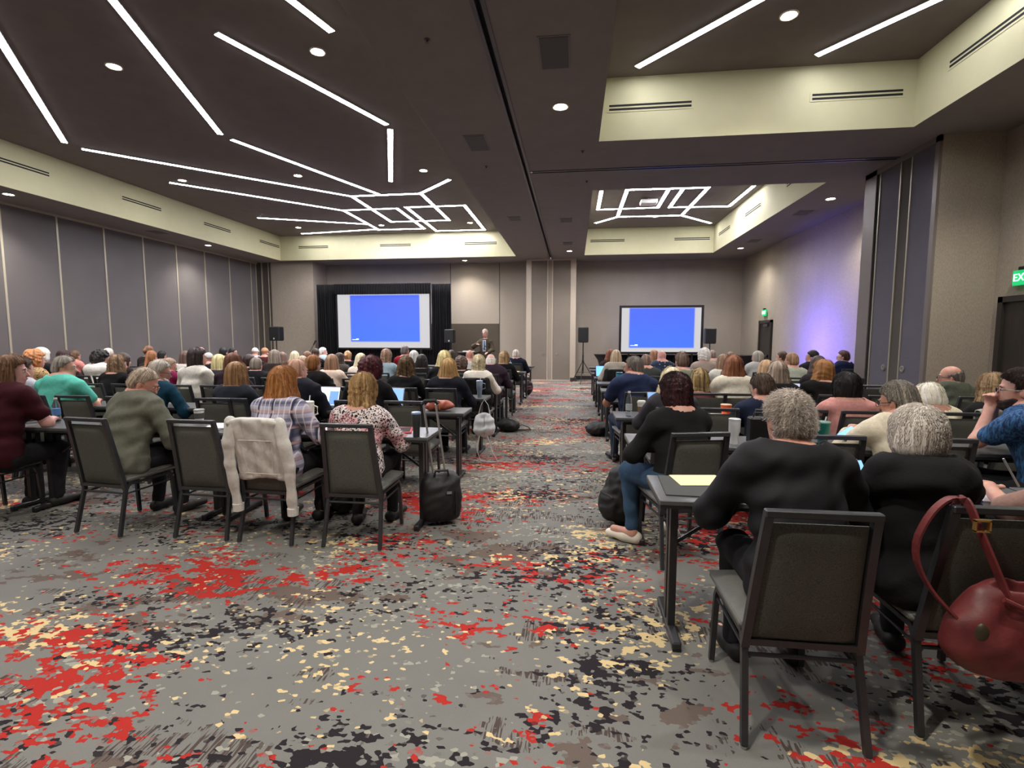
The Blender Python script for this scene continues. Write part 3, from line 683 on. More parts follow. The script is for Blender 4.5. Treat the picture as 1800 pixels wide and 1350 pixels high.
pa_speaker(.32, 17.5, 1.42, 1.95, .35, 'loudspeaker beside the centre pilaster', False)
pa_speaker(4.52, 17.5, 1.39, 1.91, .35, 'loudspeaker right of the right screen', False)
# lectern
t = thing('lectern', 'black lectern with papers on top beside the standing speaker', 'lectern', (-3.42, 16.2, 0))
MB().box(-.28, .28, -.2, .2, 0, 1.06, b=.01).build('body', M_BLACK, t)
MB().box(-.33, .33, -.26, .26, 1.06, 1.12, b=.01).build('reading_top', M_BLACK, t)
tag(MB().box(-3.6, -3.25, 16.05, 16.3, 1.121, 1.15).build('paper_stack', simple('paper', (226, 222, 212), .8)), 'white papers lying on the black lectern', 'papers')
t = thing('microphone_stand', 'dark microphone stand with tilted microphone before the left screen', 'microphone stand', (-7.55, 13.5, 0))
MB().lathe([(0, .0), (.13, 0), (.13, .02), (.02, .03), (0, .03)], n=20).build('base', M_BLACK, t)
MB().tube([(0, 0, .02), (0, 0, 1.0)], .011, 8).build('pole', M_BLACK, t)
MB().tube([(-.1, 0, .9), (.2, 0, 1.37)], .008, 8).build('boom', M_BLACK, t)
MB().tube([(.19, 0, 1.36), (.27, 0, 1.49)], [.014, .026], 10).build('microphone', M_BLACK, t)
def cocktail(x, y, label):
    t = thing('cocktail_table', label, 'table', (x, y, 0)); n = 32; V = []; Q = []
    for j, (r, z) in enumerate(((.3, .02), (.2, .35), (.17, .6), (.24, .9), (.38, 1.06), (.39, 1.08), (0.001, 1.085))):
        for i in range(n):
            a = 2 * math.pi * i / n; k = 1 + .12 * math.cos(4 * a) * (1 if j < 4 else 0); V.append((r * k * math.cos(a), r * k * math.sin(a), z))
    for j in range(6):
        for i in range(n): Q.append((j * n + i, j * n + (i + 1) % n, (j + 1) * n + (i + 1) % n, (j + 1) * n + i))
    link('stretch_cover', npmesh('stretch_cover', V, np.array(Q)), simple('black spandex', (14, 14, 18), .7), t)
    MB().tube([(0, 0, 0.0), (0, 0, 1.05)], .03, 8).build('pedestal', M_BLACK, t)
cocktail(1.0, 15.6, 'black draped cocktail table left of the right screen')
cocktail(5.0, 15.2, 'black draped cocktail table in the front right corner')
# ================================================================ FURNITURE
M_CHF = simple('charcoal chair frame', (70, 72, 76), 0.38, 0.55, 0.04)
M_CHB = weave('flecked grey chair cloth', (88, 90, 85), 260, 0.25, (1, .3, 2.2))
M_CHS = simple('grey vinyl seat', (96, 96, 93), 0.5, 0, 0.05, 30, 0.1)
M_FOOT = simple('chrome glide', (200, 200, 200), 0.25, 0.9)
LX = -2.9
def backpt(x, z):
    """chair back plane: leans back with height"""
    t = (z - .42) / .52
    return Vector((x, -.215 - .085 * t - .015 * t * t, z))
def make_chair():
    t = thing('banquet_chair', 'x', 'chair')
    # seat cushion, domed
    b = MB(); n = 12; P = []
    for j in range(n + 1):
        for i in range(n + 1):
            u, v = i / n * 2 - 1, j / n * 2 - 1; hw = .228 - .012 * (1 - v) * .5
            P.append((u * hw, .02 + v * .22, .462 + .022 * (1 - u ** 4) * (1 - v ** 4) - (.012 if max(abs(u), abs(v)) == 1 else 0)))
    F = [(j * (n + 1) + i, j * (n + 1) + i + 1, (j + 1) * (n + 1) + i + 1, (j + 1) * (n + 1) + i) for j in range(n) for i in range(n)]
    b.add(P, F); b.box(-.224, .224, -.2, .24, .415, .452, b=.012)
    b.build('seat', M_CHS, t, smooth=True)
    # back pad: rounded slab following the back plane
    b = MB(); n, m_ = 10, 16; P = []
    for side in (1, -1):
        for j in range(m_ + 1):
            for i in range(n + 1):
                u, v = i / n * 2 - 1, j / m_ * 2 - 1; z = .39 + (v + 1) / 2 * .49; hw = .186 - .024 * (v + 1) / 2
                p = backpt(u * hw, z); th = .022 * (1 - abs(u) ** 6) * (1 - abs(v) ** 10) + .004
                P.append(p + Vector((0, side * th + .008, 0)))
    N = (n + 1) * (m_ + 1); F = []
    for k in (0, N):
        for j in range(m_):
            for i in range(n):
                a = k + j * (n + 1) + i; F.append((a, a + 1, a + n + 2, a + n + 1))
    rim = [i for i in range(n + 1)] + [(j + 1) * (n + 1) - 1 for j in range(1, m_ + 1)] + [m_ * (n + 1) + i for i in range(n - 1, -1, -1)] + [j * (n + 1) for j in range(m_ - 1, 0, -1)]
    for a, c in zip(rim, rim[1:] + rim[:1]): F.append((a, c, c + N, a + N))
    b.add(P, F); b.build('backrest', M_CHB, t, smooth=True)
    # back frame: flat rectangular tubes
    b = MB(); zt = .935
    for s in (-1, 1):
        b.tube([backpt(s * (.205 - .027 * k / 8), .36 + (zt - .375) * k / 8) for k in range(9)], 1, rect=(.03, .026), up=(0, 1, 0))
    b.box(-.193, .193, backpt(0, zt).y - .016, backpt(0, zt).y + .016, zt - .028, zt, b=.004)
    b.box(-.2, .2, backpt(0, .4).y - .01, backpt(0, .4).y + .01, .37, .395)
    b.build('back_frame', M_CHF, t)
    for s in (-1, 1):
        l = MB().tube([(s * .2, -.16, .415), (s * .203, -.2, .36), (s * .216, -.28, 0.012)], 1, rect=(.024, .024), up=(0, 1, 0)).build('leg', M_CHF, t)
        MB().lathe([(.012, 0), (.014, .012)], (s * .216, -.281, 0), 10).build('glide', M_FOOT, l)
        l = MB().tube([(s * .19, .12, .412), (s * .19, .19, .395), (s * .192, .215, .34), (s * .2, .235, 0.012)], 1, rect=(.024, .024), up=(0, 1, 0)).build('leg', M_CHF, t)
        MB().lathe([(.012, 0), (.014, .012)], (s * .2, .236, 0), 10).build('glide', M_FOOT, l)
    b = MB()
    for s in (-1, 1):
        b.box(s * .2 - .01, s * .2 + .01, -.17, .17, .385, .405).tube([(s * .189, -.215, .32), (s * .191, .2, .33)], .007, 6)
    b.tube([(-.19, -.212, .33), (.19, -.212, .33)], .008, 6)
    b.build('stretcher', M_CHF, t)
    return t
chair0 = make_chair(); chair0_used = [False]
CHG = 'charcoal banquet chairs in rows'
def chair(x, topY, rz, label):
    """topY: depth of the top rail"""
    d = .31; loc = (x - math.sin(rz) * 0, topY + d, 0)
    if not chair0_used[0]:
        chair0_used[0] = True; chair0.location = loc; chair0.rotation_euler = (0, 0, rz); chair0['label'] = label; chair0['group'] = CHG; return chair0
    return copy_thing(chair0, loc, rz, label, CHG)
M_TOP = simple('charcoal laminate', (84, 86, 88), 0.33, 0, 0.03, 8)
M_EDGE = simple('table edge', (46, 47, 49), 0.45)
M_TLEG = simple('charcoal table leg', (56, 57, 60), 0.4, 0.4)
def make_table():
    t = thing('training_table', 'x', 'table'); L = 1.83
    MB().box(-L / 2, L / 2, -.228, .228, .736, .762, b=.004).build('tabletop', M_TOP, t)
    MB().box(-L / 2 + .002, L / 2 - .002, -.224, .224, .722, .737).box(-L / 2 + .12, L / 2 - .12, -.02, .02, .66, .72).build('apron', M_EDGE, t)
    for s in (-1, 1):
        x = s * (L / 2 - .1); b = MB()
        b.box(x - .018, x + .018, -.075, -.03, .05, .725).box(x - .018, x + .018, .0, .045, .05, .725)
        b.box(x - .022, x + .022, -.23, .23, .012, .05, b=.008).box(x - .022, x + .022, -.16, .16, .7, .725)
        b.box(x - .02, x + .02, -.225, -.195, 0, .015).box(x - .02, x + .02, .195, .225, 0, .015)
        b.tube([(x, .0, .45), (x - s * .35, .0, .7)], .01, 6)
        b.build('leg', M_TLEG, t)
    return t
table0 = make_table(); tused = [False]
ORD = ['back', 'second', 'third', 'fourth', 'fifth', 'sixth', 'seventh', 'eighth', 'ninth', 'tenth']
def table(xc, nearY, label):
    loc = (xc, nearY + .228, 0)
    if not tused[0]:
        tused[0] = True; table0.location = loc; table0['label'] = label; table0['group'] = 'charcoal folding tables in rows'; return
    copy_thing(table0, loc, 0, label, 'charcoal folding tables in rows')
def LT(k): return 3.75 + 1.3 * k          # near edge of left table row k
def LC(k): return 3.33 + 1.3 * k          # top rail of left chairs
def RT(k): return 2.41 + 1.28 * k
def RC(k): return (1.82, 3.3)[k] if k < 2 else 4.5 + 1.29 * (k - 2)
CO = ['aisle', 'second', 'third', 'fourth', 'fifth']
for k in range(9):
    for j in range(5):
        table(-1.13 - .915 - 1.85 * j, LT(k), 'charcoal folding table, %s row from the back of left block, %s' % (ORD[k], 'at the aisle' if j == 0 else CO[j] + ' from the aisle'))
for k in range(10):
    for j in range(3):
        if j == 2 and 4 <= k <= 5: continue
        table(.42 + .915 + 1.85 * j, RT(k), 'charcoal folding table, %s row from the back of right block, %s' % (ORD[k], 'at the aisle' if j == 0 else CO[j] + ' from the aisle'))

# ================================================================ PEOPLE
def rotx(a): c, s = math.cos(a), math.sin(a); return np.array([[1, 0, 0], [0, c, -s], [0, s, c]])
def rotz(a): c, s = math.cos(a), math.sin(a); return np.array([[c, -s, 0], [s, c, 0], [0, 0, 1]])
def ik(S, W, l1, l2, pole):
    S, W, pole = map(lambda v: np.asarray(v, float), (S, W, pole)); d = W - S; L = np.linalg.norm(d)
    if L > (l1 + l2) * .985: W = S + d / L * (l1 + l2) * .985; d = W - S; L = np.linalg.norm(d)
    u = d / L; a = (l1 * l1 - l2 * l2 + L * L) / (2 * L); h = math.sqrt(max(l1 * l1 - a * a, 0)); p = pole - (pole @ u) * u; p /= np.linalg.norm(p) + 1e-9
    return S + u * a + p * h, W
HC = dict(blk=(22, 20, 20), dbr=(50, 37, 31), br=(88, 66, 50), lbr=(122, 95, 70), aub=(108, 62, 38), gin=(168, 108, 60), bln=(188, 156, 108), lbl=(214, 192, 148), gry=(128, 121, 112), lgr=(168, 161, 150), wht=(222, 216, 206), brg=(72, 26, 34), dred=(46, 26, 26), sil=(196, 186, 176))
GLASSM = simple('dark glasses frame', (26, 24, 24), .3)
def person(x, y, zt, d, hair='short', hc='br', top=(60, 60, 65), near=0, yaw=0, pitch=0, lean=10, body=0, arms='table', sleeve='long', garment='shirt', w=1.0, fem=False, col2=None, topmat=None, skin=(205, 150, 128),
           legs=(38, 38, 42), glasses=False, stand=False, seat=True, vox=None, hand_l=None, hand_r=None, roll=0, label='', group=None, feet=None, hs=1.0, legpose=None, beard=None, side=0, tall=None, tz=.80, shoes=(30, 28, 28), ex=None):
    """build one person; (x, y) seat centre on the floor, zt head-top height, faces +Y turned by body degrees"""
    seed = abs(hash((round(x, 2), round(y, 2)))) % 97 + 1
    rr = random.Random(int(x * 1000) * 7 + int(y * 1000))
    vox = vox or (.0085 if near >= 2 else .0125 if near == 1 else .02)
    s = 1.0
    T0 = np.array([0, -.06, .56])                 # hip pivot
    if stand: T0 = np.array([0, 0, .93])
    th = math.radians(lean)
    # torso length chosen so that the head top lands at zt
    tl = tall or ((zt - T0[2] - .245 * hs - .03) / max(.6, math.cos(th * .8)) )
    tl = min(max(tl, .36), .56)
    def TP(px, py, pz):
        """torso point: pz measured up the spine from the hips"""
        f = pz / tl; a = th * (.45 + .75 * min(f, 1.15)); # curved forward
        return T0 + rotx(-a) @ np.array([px, py, pz])
    sh = (.168 if fem else .19) * w; pr = []
    W = 'torso'
    fl = ((0, 1, 0), .72)
    g = w ** .7
    pr += [C(T0 + [-.07 * w, 0, -.01], T0 + [.07 * w, 0, -.01], .125 * g, tagn='hip'), C(TP(0, 0, 0), TP(0, .0, tl * .5), (.165 if not fem else .16) * w, .145 * w, fl, 'hip'),
           C(TP(0, .0, tl * .45), TP(0, -.005, tl * .84), .15 * w, (.165 if not fem else .148) * w, fl, 'chest'),
           C(TP(-sh * .72, -.01, tl * .9), TP(sh * .72, -.01, tl * .9), .07 * g, tagn='chest'), C(TP(-sh * .4, -.012, tl * .98), TP(sh * .4, -.012, tl * .98), .052, tagn='chest')]
    if fem: pr += [E(TP(.08, .1 * w, tl * .66), (.07, .06, .07), tagn='chest'), E(TP(-.08, .1 * w, tl * .66), (.07, .06, .07), tagn='chest')]
    neck0 = TP(0, -.01, tl * 1.0)
    nr = .05 if fem else .06
    RH = rotz(math.radians(yaw)) @ rotx(-math.radians(pitch + lean * .25)) @ np.array([[math.cos(math.radians(roll)), 0, math.sin(math.radians(roll))], [0, 1, 0], [-math.sin(math.radians(roll)), 0, math.cos(math.radians(roll))]])
    hcen = TP(0, .035, tl * 1.0) ; hcen = np.array([hcen[0] + side, hcen[1], zt - .135 * hs])
    def H(px, py, pz): return hcen + RH @ (np.array([px, py, pz]) * hs)
    nk = H(0, -.03, -.08)
    if nk[2] < neck0[2] + .03: nk[2] = neck0[2] + .03
    headp = [C(neck0, nk, nr * 1.08, nr * .98, tagn='neck'),
             E(H(0, -.012, .035), np.array((.078, .098, .096)) * hs, RH, 'head'), E(H(0, .026, -.035), np.array((.061, .07, .082)) * hs, RH, 'head'), E(H(0, .055, -.092), np.array((.03, .03, .026)) * hs, RH, 'head'),
             C(H(0, .088, .012), H(0, .108, -.026), .009, .014, tagn='face'), E(H(.081, -.008, -.012), (.011, .02, .031), RH, 'face'), E(H(-.081, -.008, -.012), (.011, .02, .031), RH, 'face'),
             C(H(-.03, .083, .03), H(.03, .083, .03), .012, tagn='face'), C(H(-.018, .088, -.058), H(.018, .088, -.058), .008, tagn='face')]
    body_p = list(pr) + headp
    # legs
    hipx = .09 * w; legp = []
    lp = legpose or {}
    for sgn in (-1, 1):
        if stand:
            hp = np.array([sgn * hipx, 0, .9]); kn = np.array([sgn * .11, .02, .5]); an = np.array([sgn * .12, -.01, .09])
        else:
            hp = T0 + [sgn * hipx, .02, -.03]; kn = np.array(lp.get(sgn, {}).get('k', (sgn * .13, .36, .53))); an = np.array(lp.get(sgn, {}).get('a', (sgn * .13, .33 + rr.uniform(-.1, .05), .09)))
        fd = np.array(lp.get(sgn, {}).get('f', (sgn * .03, .15, -.045)))
        legp += [C(hp, kn, .088 * g, .062, tagn='thigh'), C(kn, an, .06, .037, tagn='shin')]
        body_p += legp[-2:] + [C(an + [0, -.02, -.045], an + fd * .9, .036, .03, tagn='foot')]
        lp[('an', sgn)] = an; lp[('fd', sgn)] = fd
    # arms
    armp = []; wr = {}
    for sgn in (-1, 1):
        S = TP(sgn * sh, -.01, tl * .9)
        target = {'table': (sgn * .13, .30 + rr.uniform(-.03, .05), tz), 'lap': (sgn * .07, .2, .62), 'chin': (sgn * .03, hcen[1] + .13, hcen[2] - .13), 'down': (sgn * .3, .1, .5), 'type': (sgn * .10, .36, tz)}[arms]
        if sgn == -1 and hand_l is not None: target = hand_l
        if sgn == 1 and hand_r is not None: target = hand_r
        E_, Wp = ik(S, target, .275, .25, (sgn * .4, .25, -1) if arms == 'chin' else (sgn * .75, -.25, -.8) if not stand else (sgn * .6, -.7, -.3)); wr[sgn] = (S, E_, Wp)
        armp += [C(S, E_, .05 * g, .042 * g, tagn='uarm'), C(E_, Wp, .04 * g, .026, tagn='farm')]
        body_p += armp[-2:]
        f = Wp - E_; f /= np.linalg.norm(f); f2 = f + np.array([-sgn * .35, .3, -.15]) if arms != 'chin' else f + np.array([-sgn * .6, .1, .5]); f2 /= np.linalg.norm(f2)
        sd = np.cross(f2, [0, 0, 1.0]); sd /= np.linalg.norm(sd) + 1e-9; up = np.cross(sd, f2)
        body_p += [C(Wp, Wp + f2 * .075, .026, .031, (up, .55), 'hand')]
        if near >= 1:
            for q, (off, ln) in enumerate(((-.026, .062), (-.009, .074), (.009, .07), (.025, .055))):
                a = Wp + f2 * .09 + sd * off; c = a + (f2 * .8 - up * .25 + sd * off * 3) * ln * .55; e_ = c + (f2 * .55 - up * .75) * ln * .5
                body_p += [C(Wp + f2 * .05 + sd * off * .7, a, .011, .0105, tagn='fing'), C(a, c, .0105, .0095, tagn='fing'), C(c, e_, .0095, .008, tagn='fing')]
            a = Wp + f2 * .03 - sd * sgn * .026; c = a + (f2 * .7 - sd * sgn * .8) * .035
            body_p += [C(a, c, .013, .011, tagn='fing'), C(c, c + f2 * .028, .011, .009, tagn='fing')]
    # -- body mesh
    root = thing('person', label, 'person', (x, y, 0), math.radians(body), group)
    sm = [p for p in body_p if p.tagn in ('fing', 'face')]; bg = [p for p in body_p if p.tagn not in ('fing', 'face')]
    V, ax, mn, vx = field(bg, vox, 0, .03)
    for p in sm:
        b0, b1 = p.bbox(.0); i0 = np.maximum(np.floor((b0 - .03 - mn) / vx).astype(int), 0); i1 = np.minimum(np.ceil((b1 + .03 - mn) / vx).astype(int) + 1, V.shape); sl = tuple(slice(a, c) for a, c in zip(i0, i1))
        dd = p.ev(ax[0][sl[0]][:, None, None], ax[1][sl[1]][None, :, None], ax[2][sl[2]][None, None, :], 0).astype(np.float32); V[sl] = smin(V[sl], dd, .008)
    P, Q = surfnet(V, mn, vx); link('body', npmesh('body', P, Q), skinmat(tuple(skin)), root)
    # -- upper garment
    thick = {'shirt': .013, 'jacket': .024, 'vest': .02}[garment]
    gp = [p for p in pr if p.tagn in ('hip', 'chest')]
    cut = []
    for sgn in (-1, 1):
        S, E_, Wp = wr[sgn]
        if garment == 'vest' and sleeve == 'none': continue
        if sleeve == 'short': gp.append(C(S, S + (E_ - S) * .62, .056 * g, .056 * g))
        elif sleeve == 'elbow': gp += [C(S, E_, .052 * g, .05 * g)]
        elif sleeve == 'long': gp += [C(S, E_, .05 * g, .043 * g), C(E_, E_ + (Wp - E_) * .93, .042 * g, .031)]
    nk_d = (nk - neck0); nk_d = nk_d / np.linalg.norm(nk_d)
    col_h = .06 if garment == 'jacket' else .028
    gp.append(C(neck0 - nk_d * .03, neck0 + nk_d * (col_h + .02), nr * 1.28, nr * (1.26 if garment == 'jacket' else 1.2)))
    if ex == 'hood':
        for a in range(7):
            t1 = math.radians(-120 + 40 * a); gp.append(E(TP(.1 * math.sin(t1) * 1.1, -.03 - .075 * math.cos(t1), tl * .97 - .015 * math.cos(t1) * 2), (.05, .042, .04)))
        gp.append(E(TP(0, -.125, tl * .86), (.11, .04, .07)))
    if ex == 'collar': 
        for a in range(9):
            t1 = math.radians(-140 + 35 * a); gp.append(E(neck0 + RH @ np.array([0, 0, 0]) + np.array([.066 * math.sin(t1), -.058 * math.cos(t1), .012]), (.022, .022, .02)))
    V, ax, mn, vx = field(gp, vox, thick, .05)
    X, Y, Z = ax[0][:, None, None], ax[1][None, :, None], ax[2][None, None, :]
    pc = neck0 + nk_d * col_h
    if near: V += ((.0035 if garment != 'jacket' else .0055) * wrinkle(X, Y, Z, seed) * np.clip(np.sqrt((X - pc[0]) ** 2 + (Y - pc[1]) ** 2 + (Z - pc[2]) ** 2) * 9 - .9, 0, 1)).astype(np.float32)
    ncut = (X - pc[0]) * nk_d[0] + (Y - pc[1]) * nk_d[1] + (Z - pc[2]) * nk_d[2]
    V = np.maximum(V, np.where((X - pc[0]) ** 2 + (Y - pc[1]) ** 2 < .016, ncut, -1)).astype(np.float32)
    V = np.maximum(V, (T0[2] - (.16 if garment == 'jacket' or stand else .1)) - Z).astype(np.float32)
    P, Q = surfnet(V, mn, vx)
    mt = topmat or fabric(tuple(top)); o = link({'jacket': 'jacket', 'vest': 'vest'}.get(garment, 'shirt'), npmesh('garment', P, Q), mt, root)
    if garment == 'vest':   # sleeves of the shirt beneath
        gp = [];
        for sgn in (-1, 1): S, E_, Wp = wr[sgn]; gp += [C(S, E_, .05 * g, .044 * g), C(E_, E_ + (Wp - E_) * .93, .042 * g, .03)]
        V, ax, mn, vx = field(gp, vox, .008, .04); P, Q = surfnet(V, mn, vx); link('shirt_sleeve', npmesh('shirt_sleeve', P, Q), fabric((92, 108, 160)), root)
    # -- trousers, shoes
    tp = [p for p in legp] + [p for p in pr if p.tagn == 'hip'][:1]
    if stand: tp += [C(T0 + [0, 0, -.02], T0 + [0, 0, .06], .15 * w, .14 * w, fl)]
    V, ax, mn, vx = field(tp, max(vox, .011), .009, .04)
    Z = ax[2][None, None, :]; X = ax[0][:, None, None]; Y = ax[1][None, :, None]
    if near: V += (.003 * wrinkle(X, Y, Z, seed + 3)).astype(np.float32)
    V = np.maximum(V, .07 - Z).astype(np.float32); P, Q = surfnet(V, mn, vx); link('trousers', npmesh('trousers', P, Q), fabric(tuple(legs)) if not isinstance(legs, bpy.types.Material) else legs, root)
    for sgn in (-1, 1):
        an, fd = lp[('an', sgn)], lp[('fd', sgn)]; az = an.copy(); az[2] = .045
        hz = fd.copy(); hz[2] = 0; hz = hz / np.linalg.norm(hz)
        V, ax, mn, vx = field([C(az - hz * .035, az + hz * .05, .044, .042), C(az + hz * .05, az + hz * .17, .044, .034, ((0, 0, 1), .8))], min(max(vox, .009), .014), .004, .03)
        V = np.maximum(V, .002 - ax[2][None, None, :]).astype(np.float32); P, Q = surfnet(V, mn, vx); so = link('shoe', npmesh('shoe', P, Q), simple('shoe', tuple(shoes), .6), root)
    # -- hair
    build_hair(root, hair, HC[hc] if isinstance(hc, str) else hc, col2, hcen, RH, hs, TP, tl, vox, near, seed, H)
    # -- face pieces
    if near >= 1 or abs(yaw) > 20 or stand:
        for sgn in (-1, 1):
            e = MB().lathe([(.0, -.011), (.008, -.008), (.011, 0), (.008, .008), (0, .011)], n=10, M=Matrix.Translation(Vector(H(sgn * .031, .081, .008)))).build('eye', simple('eye', (215, 210, 205), .2), root, smooth=True)
            MB().tube([H(sgn * .031, .090, .008), H(sgn * .031, .0935, .008)], .0055, 8).build('iris', simple('iris', (50, 36, 28), .2), e)
            MB().tube([H(sgn * .015, .093, .03), H(sgn * .032, .096, .035), H(sgn * .048, .086, .028)], [.003, .004, .002], 6).build('eyebrow', hairmat(tuple(v * .7 for v in (HC[hc] if isinstance(hc, str) else hc))), root)
        MB().tube([H(-.024, .087, -.056), H(0, .0985, -.055), H(.024, .087, -.056)], [.003, .006, .003], 6).build('lips', simple('lips', tuple(v * f for v, f in zip(skin, (.85, .6, .6))), .5), root)
    if glasses:
        b = MB(); gc = GLASSM if glasses is True else simple('glasses frame', glasses, .3, .3)
        for sgn in (-1, 1):
            ring = [H(sgn * .033 + .024 * math.cos(a), .108 - .1 * (abs(sgn * .033 + .024 * math.cos(a))) ** 1.3, .004 + .018 * math.sin(a)) for a in np.linspace(0, 2 * math.pi, 13)]
            b.tube(ring, .0022, 5); b.tube([H(sgn * .058, .1, .012), H(sgn * .082, .075, .012), H(sgn * .088, .0, .004), H(sgn * .085, -.03, -.01)], .0028, 5)
        b.tube([H(-.01, .112, .006), H(0, .116, .01), H(.01, .112, .006)], .002, 5); b.build('glasses', gc, root)
    if beard:
        V, ax, mn, vx = field([E(H(0, .03, -.07), np.array((.062, .07, .055)) * hs, RH), E(H(0, .06, -.1), np.array((.036, .038, .034)) * hs, RH)], min(vox, .01), .004, .03)
        X, Y, Z = ax[0][:, None, None] - hcen[0], ax[1][None, :, None] - hcen[1], ax[2][None, None, :] - hcen[2]
        yh = RH[0, 1] * X + RH[1, 1] * Y + RH[2, 1] * Z; zh = RH[0, 2] * X + RH[1, 2] * Y + RH[2, 2] * Z
        V = np.maximum(V, np.maximum(-.015 - yh, zh + .035 + .3 * yh)).astype(np.float32); V += (.002 * wrinkle(X, Y, Z, 5, 4)).astype(np.float32)
        P, Q = surfnet(V, mn, vx); me = npmesh('beard', P, Q); strand_attr(me, P, hcen, RH); link('beard', me, hairmat(beard), root)
    return root, wr, H, TP, tl

def strand_attr(me, P, hcen, RH):
    q = (P - hcen) @ RH
    r = np.sqrt(q[:, 0] ** 2 + (q[:, 1] + .01) ** 2) + 1e-6
    k = np.clip(1.6 - q[:, 2] * 3, .6, 2.0)
    A = np.stack([q[:, 0] / r * 3.2 * np.minimum(r / .03, 1), (q[:, 1] + .01) / r * 3.2 * np.minimum(r / .03, 1), q[:, 2] * .8 + r * 1.2], 1).astype(np.float32)
    a = me.attributes.new('strand', 'FLOAT_VECTOR', 'POINT'); a.data.foreach_set('vector', A.ravel())

def build_hair(root, style, col, col2, hcen, RH, hs, TP, tl, vox, near, seed, H):
    if style == 'bald': return
    pr = []; cuts = []; kk = .03
    skull = lambda dx, dy, dz, cz=.04, cy=-.014: E(H(0, cy, cz), np.array((.078 + dx, .098 + dy, .096 + dz)) * hs, RH)
    grow = .0; amp = .003; wave = 0.0; L = 0
    if style in ('short', 'buzz', 'fringe', 'spiky'):
        t_ = {'short': .012, 'buzz': .005, 'fringe': .009, 'spiky': .014}[style]
        pr = [skull(t_, t_ * .8, t_), E(H(0, -.035, -.02), np.array((.076 + t_, .078 + t_, .07)) * hs, RH)]
        lowz, sidey, fr = -.072, .018, .075
    elif style == 'bun':
        pr = [skull(.01, .01, .012), E(H(0, -.05, -.01), np.array((.075, .06, .07)), RH), E(H(0, -.12, .02), (.042, .04, .042), RH)]; lowz, sidey, fr = -.08, .03, .07
    elif style == 'pony':
        pr = [skull(.01, .01, .012), E(H(0, -.05, -.01), np.array((.075, .06, .07)), RH), C(H(0, -.11, .02), H(0, -.13, -.1), .03, .034), C(H(0, -.13, -.1), TP(.01, -.15, tl * .8), .034, .015)]; lowz, sidey, fr = -.3, .03, .07
    elif style == 'bob':
        pr = [skull(.03, .02, .024, .035, -.02), E(H(0, -.03, -.035), np.array((.112, .098, .085)) * hs, RH)]; lowz, sidey, fr = -.118, .045, .08; amp = .004
    elif style == 'shag':
        pr = [skull(.024, .022, .026), E(H(0, -.035, -.04), np.array((.1, .088, .08)) * hs, RH), E(H(0, -.055, -.115), np.array((.112, .062, .07)), RH)]; lowz, sidey, fr = -.2, .03, .08; amp = .006; wave = .4
    elif style == 'curly':
        pr = [skull(.038, .03, .034), E(H(0, -.03, -.03), np.array((.118, .11, .09)), RH)]; lowz, sidey, fr = -.14, .045, .085; amp = .009; wave = 1.0
    elif style in ('long', 'wavy', 'mid'):
        L = {'long': .34, 'wavy': .26, 'mid': .2}[style]
        pr = [skull(.02, .016, .018), E(H(0, -.035, -.04), np.array((.096, .085, .08)), RH)]; lowz, sidey, fr = -.5, .03, .075; amp = .004; wave = .7 if style == 'wavy' else 0
        rr = random.Random(seed)
        for i in range(11):
            a = math.radians(-118 + 236 * i / 10); sx, cy = math.sin(a), -math.cos(a)
            p0 = H(sx * .07, cy * .075 - .012, .0); p1 = p0 + np.array([sx * .028, -.012, -L * .45]) + 0; 
            ff = .5 + .5 * math.cos(a)
            p2 = p1 + np.array([sx * (.02 + .012 * rr.random()), -.035 * ff + .01, -L * (.48 + .12 * rr.random() - .1 * (1 - ff))])
            if wave: p1 = p1 + np.array([rr.uniform(-.015, .015), rr.uniform(-.012, .01), 0]); 
            pr += [C(p0, p1, .032, .03), C(p1, p2, .03, .013 if not wave else .02)]
    elif style in ('cap', 'beret'):
        pr = [skull(.012, .012, .014, .045), C(H(-.03, .1, .05), H(.03, .1, .05), .03, .03, (RH @ np.array([0, 0, 1.0]), .35)), C(H(-.03, .15, .04), H(.03, .15, .04), .025, .025, (RH @ np.array([0, 0, 1.0]), .3))]; lowz, sidey, fr = .02, .3, .3; amp = 0
    V, ax, mn, vx = field(pr, min(vox, .012) if near or style not in ('short', 'buzz') else .014, 0, kk)
    X, Y, Z = ax[0][:, None, None] - hcen[0], ax[1][None, :, None] - hcen[1], ax[2][None, None, :] - hcen[2]
    xh = (RH[0, 0] * X + RH[1, 0] * Y + RH[2, 0] * Z) / hs; yh = (RH[0, 1] * X + RH[1, 1] * Y + RH[2, 1] * Z) / hs; zh = (RH[0, 2] * X + RH[1, 2] * Y + RH[2, 2] * Z) / hs
    front = sidey + np.clip((zh - .045) * 1.3, -.0, fr - sidey + .02)
    if style in ('short', 'buzz', 'fringe', 'spiky'): front = front - np.clip((-.0 - zh) * .7, 0, .06)
    V = np.maximum(V, yh - front) if style not in ('cap', 'beret') else np.maximum(V, .03 - zh)
    if style in ('short', 'buzz', 'fringe', 'spiky'): # clear of the ears
        er = .034 - np.sqrt((yh + .004) ** 2 + (zh + .018) ** 2); V = np.maximum(V, np.where(np.abs(xh) > .06, er, -1))
    V = np.maximum(V, lowz * 1.0 - zh)
    if style == 'fringe':
        V = np.maximum(V, zh - .055 + .25 * (yh + .06)); V = np.maximum(V, .0 - (.006 + 0 * zh) + 0 * V - .05) if False else V
    th = np.arctan2(xh, yh + .01)
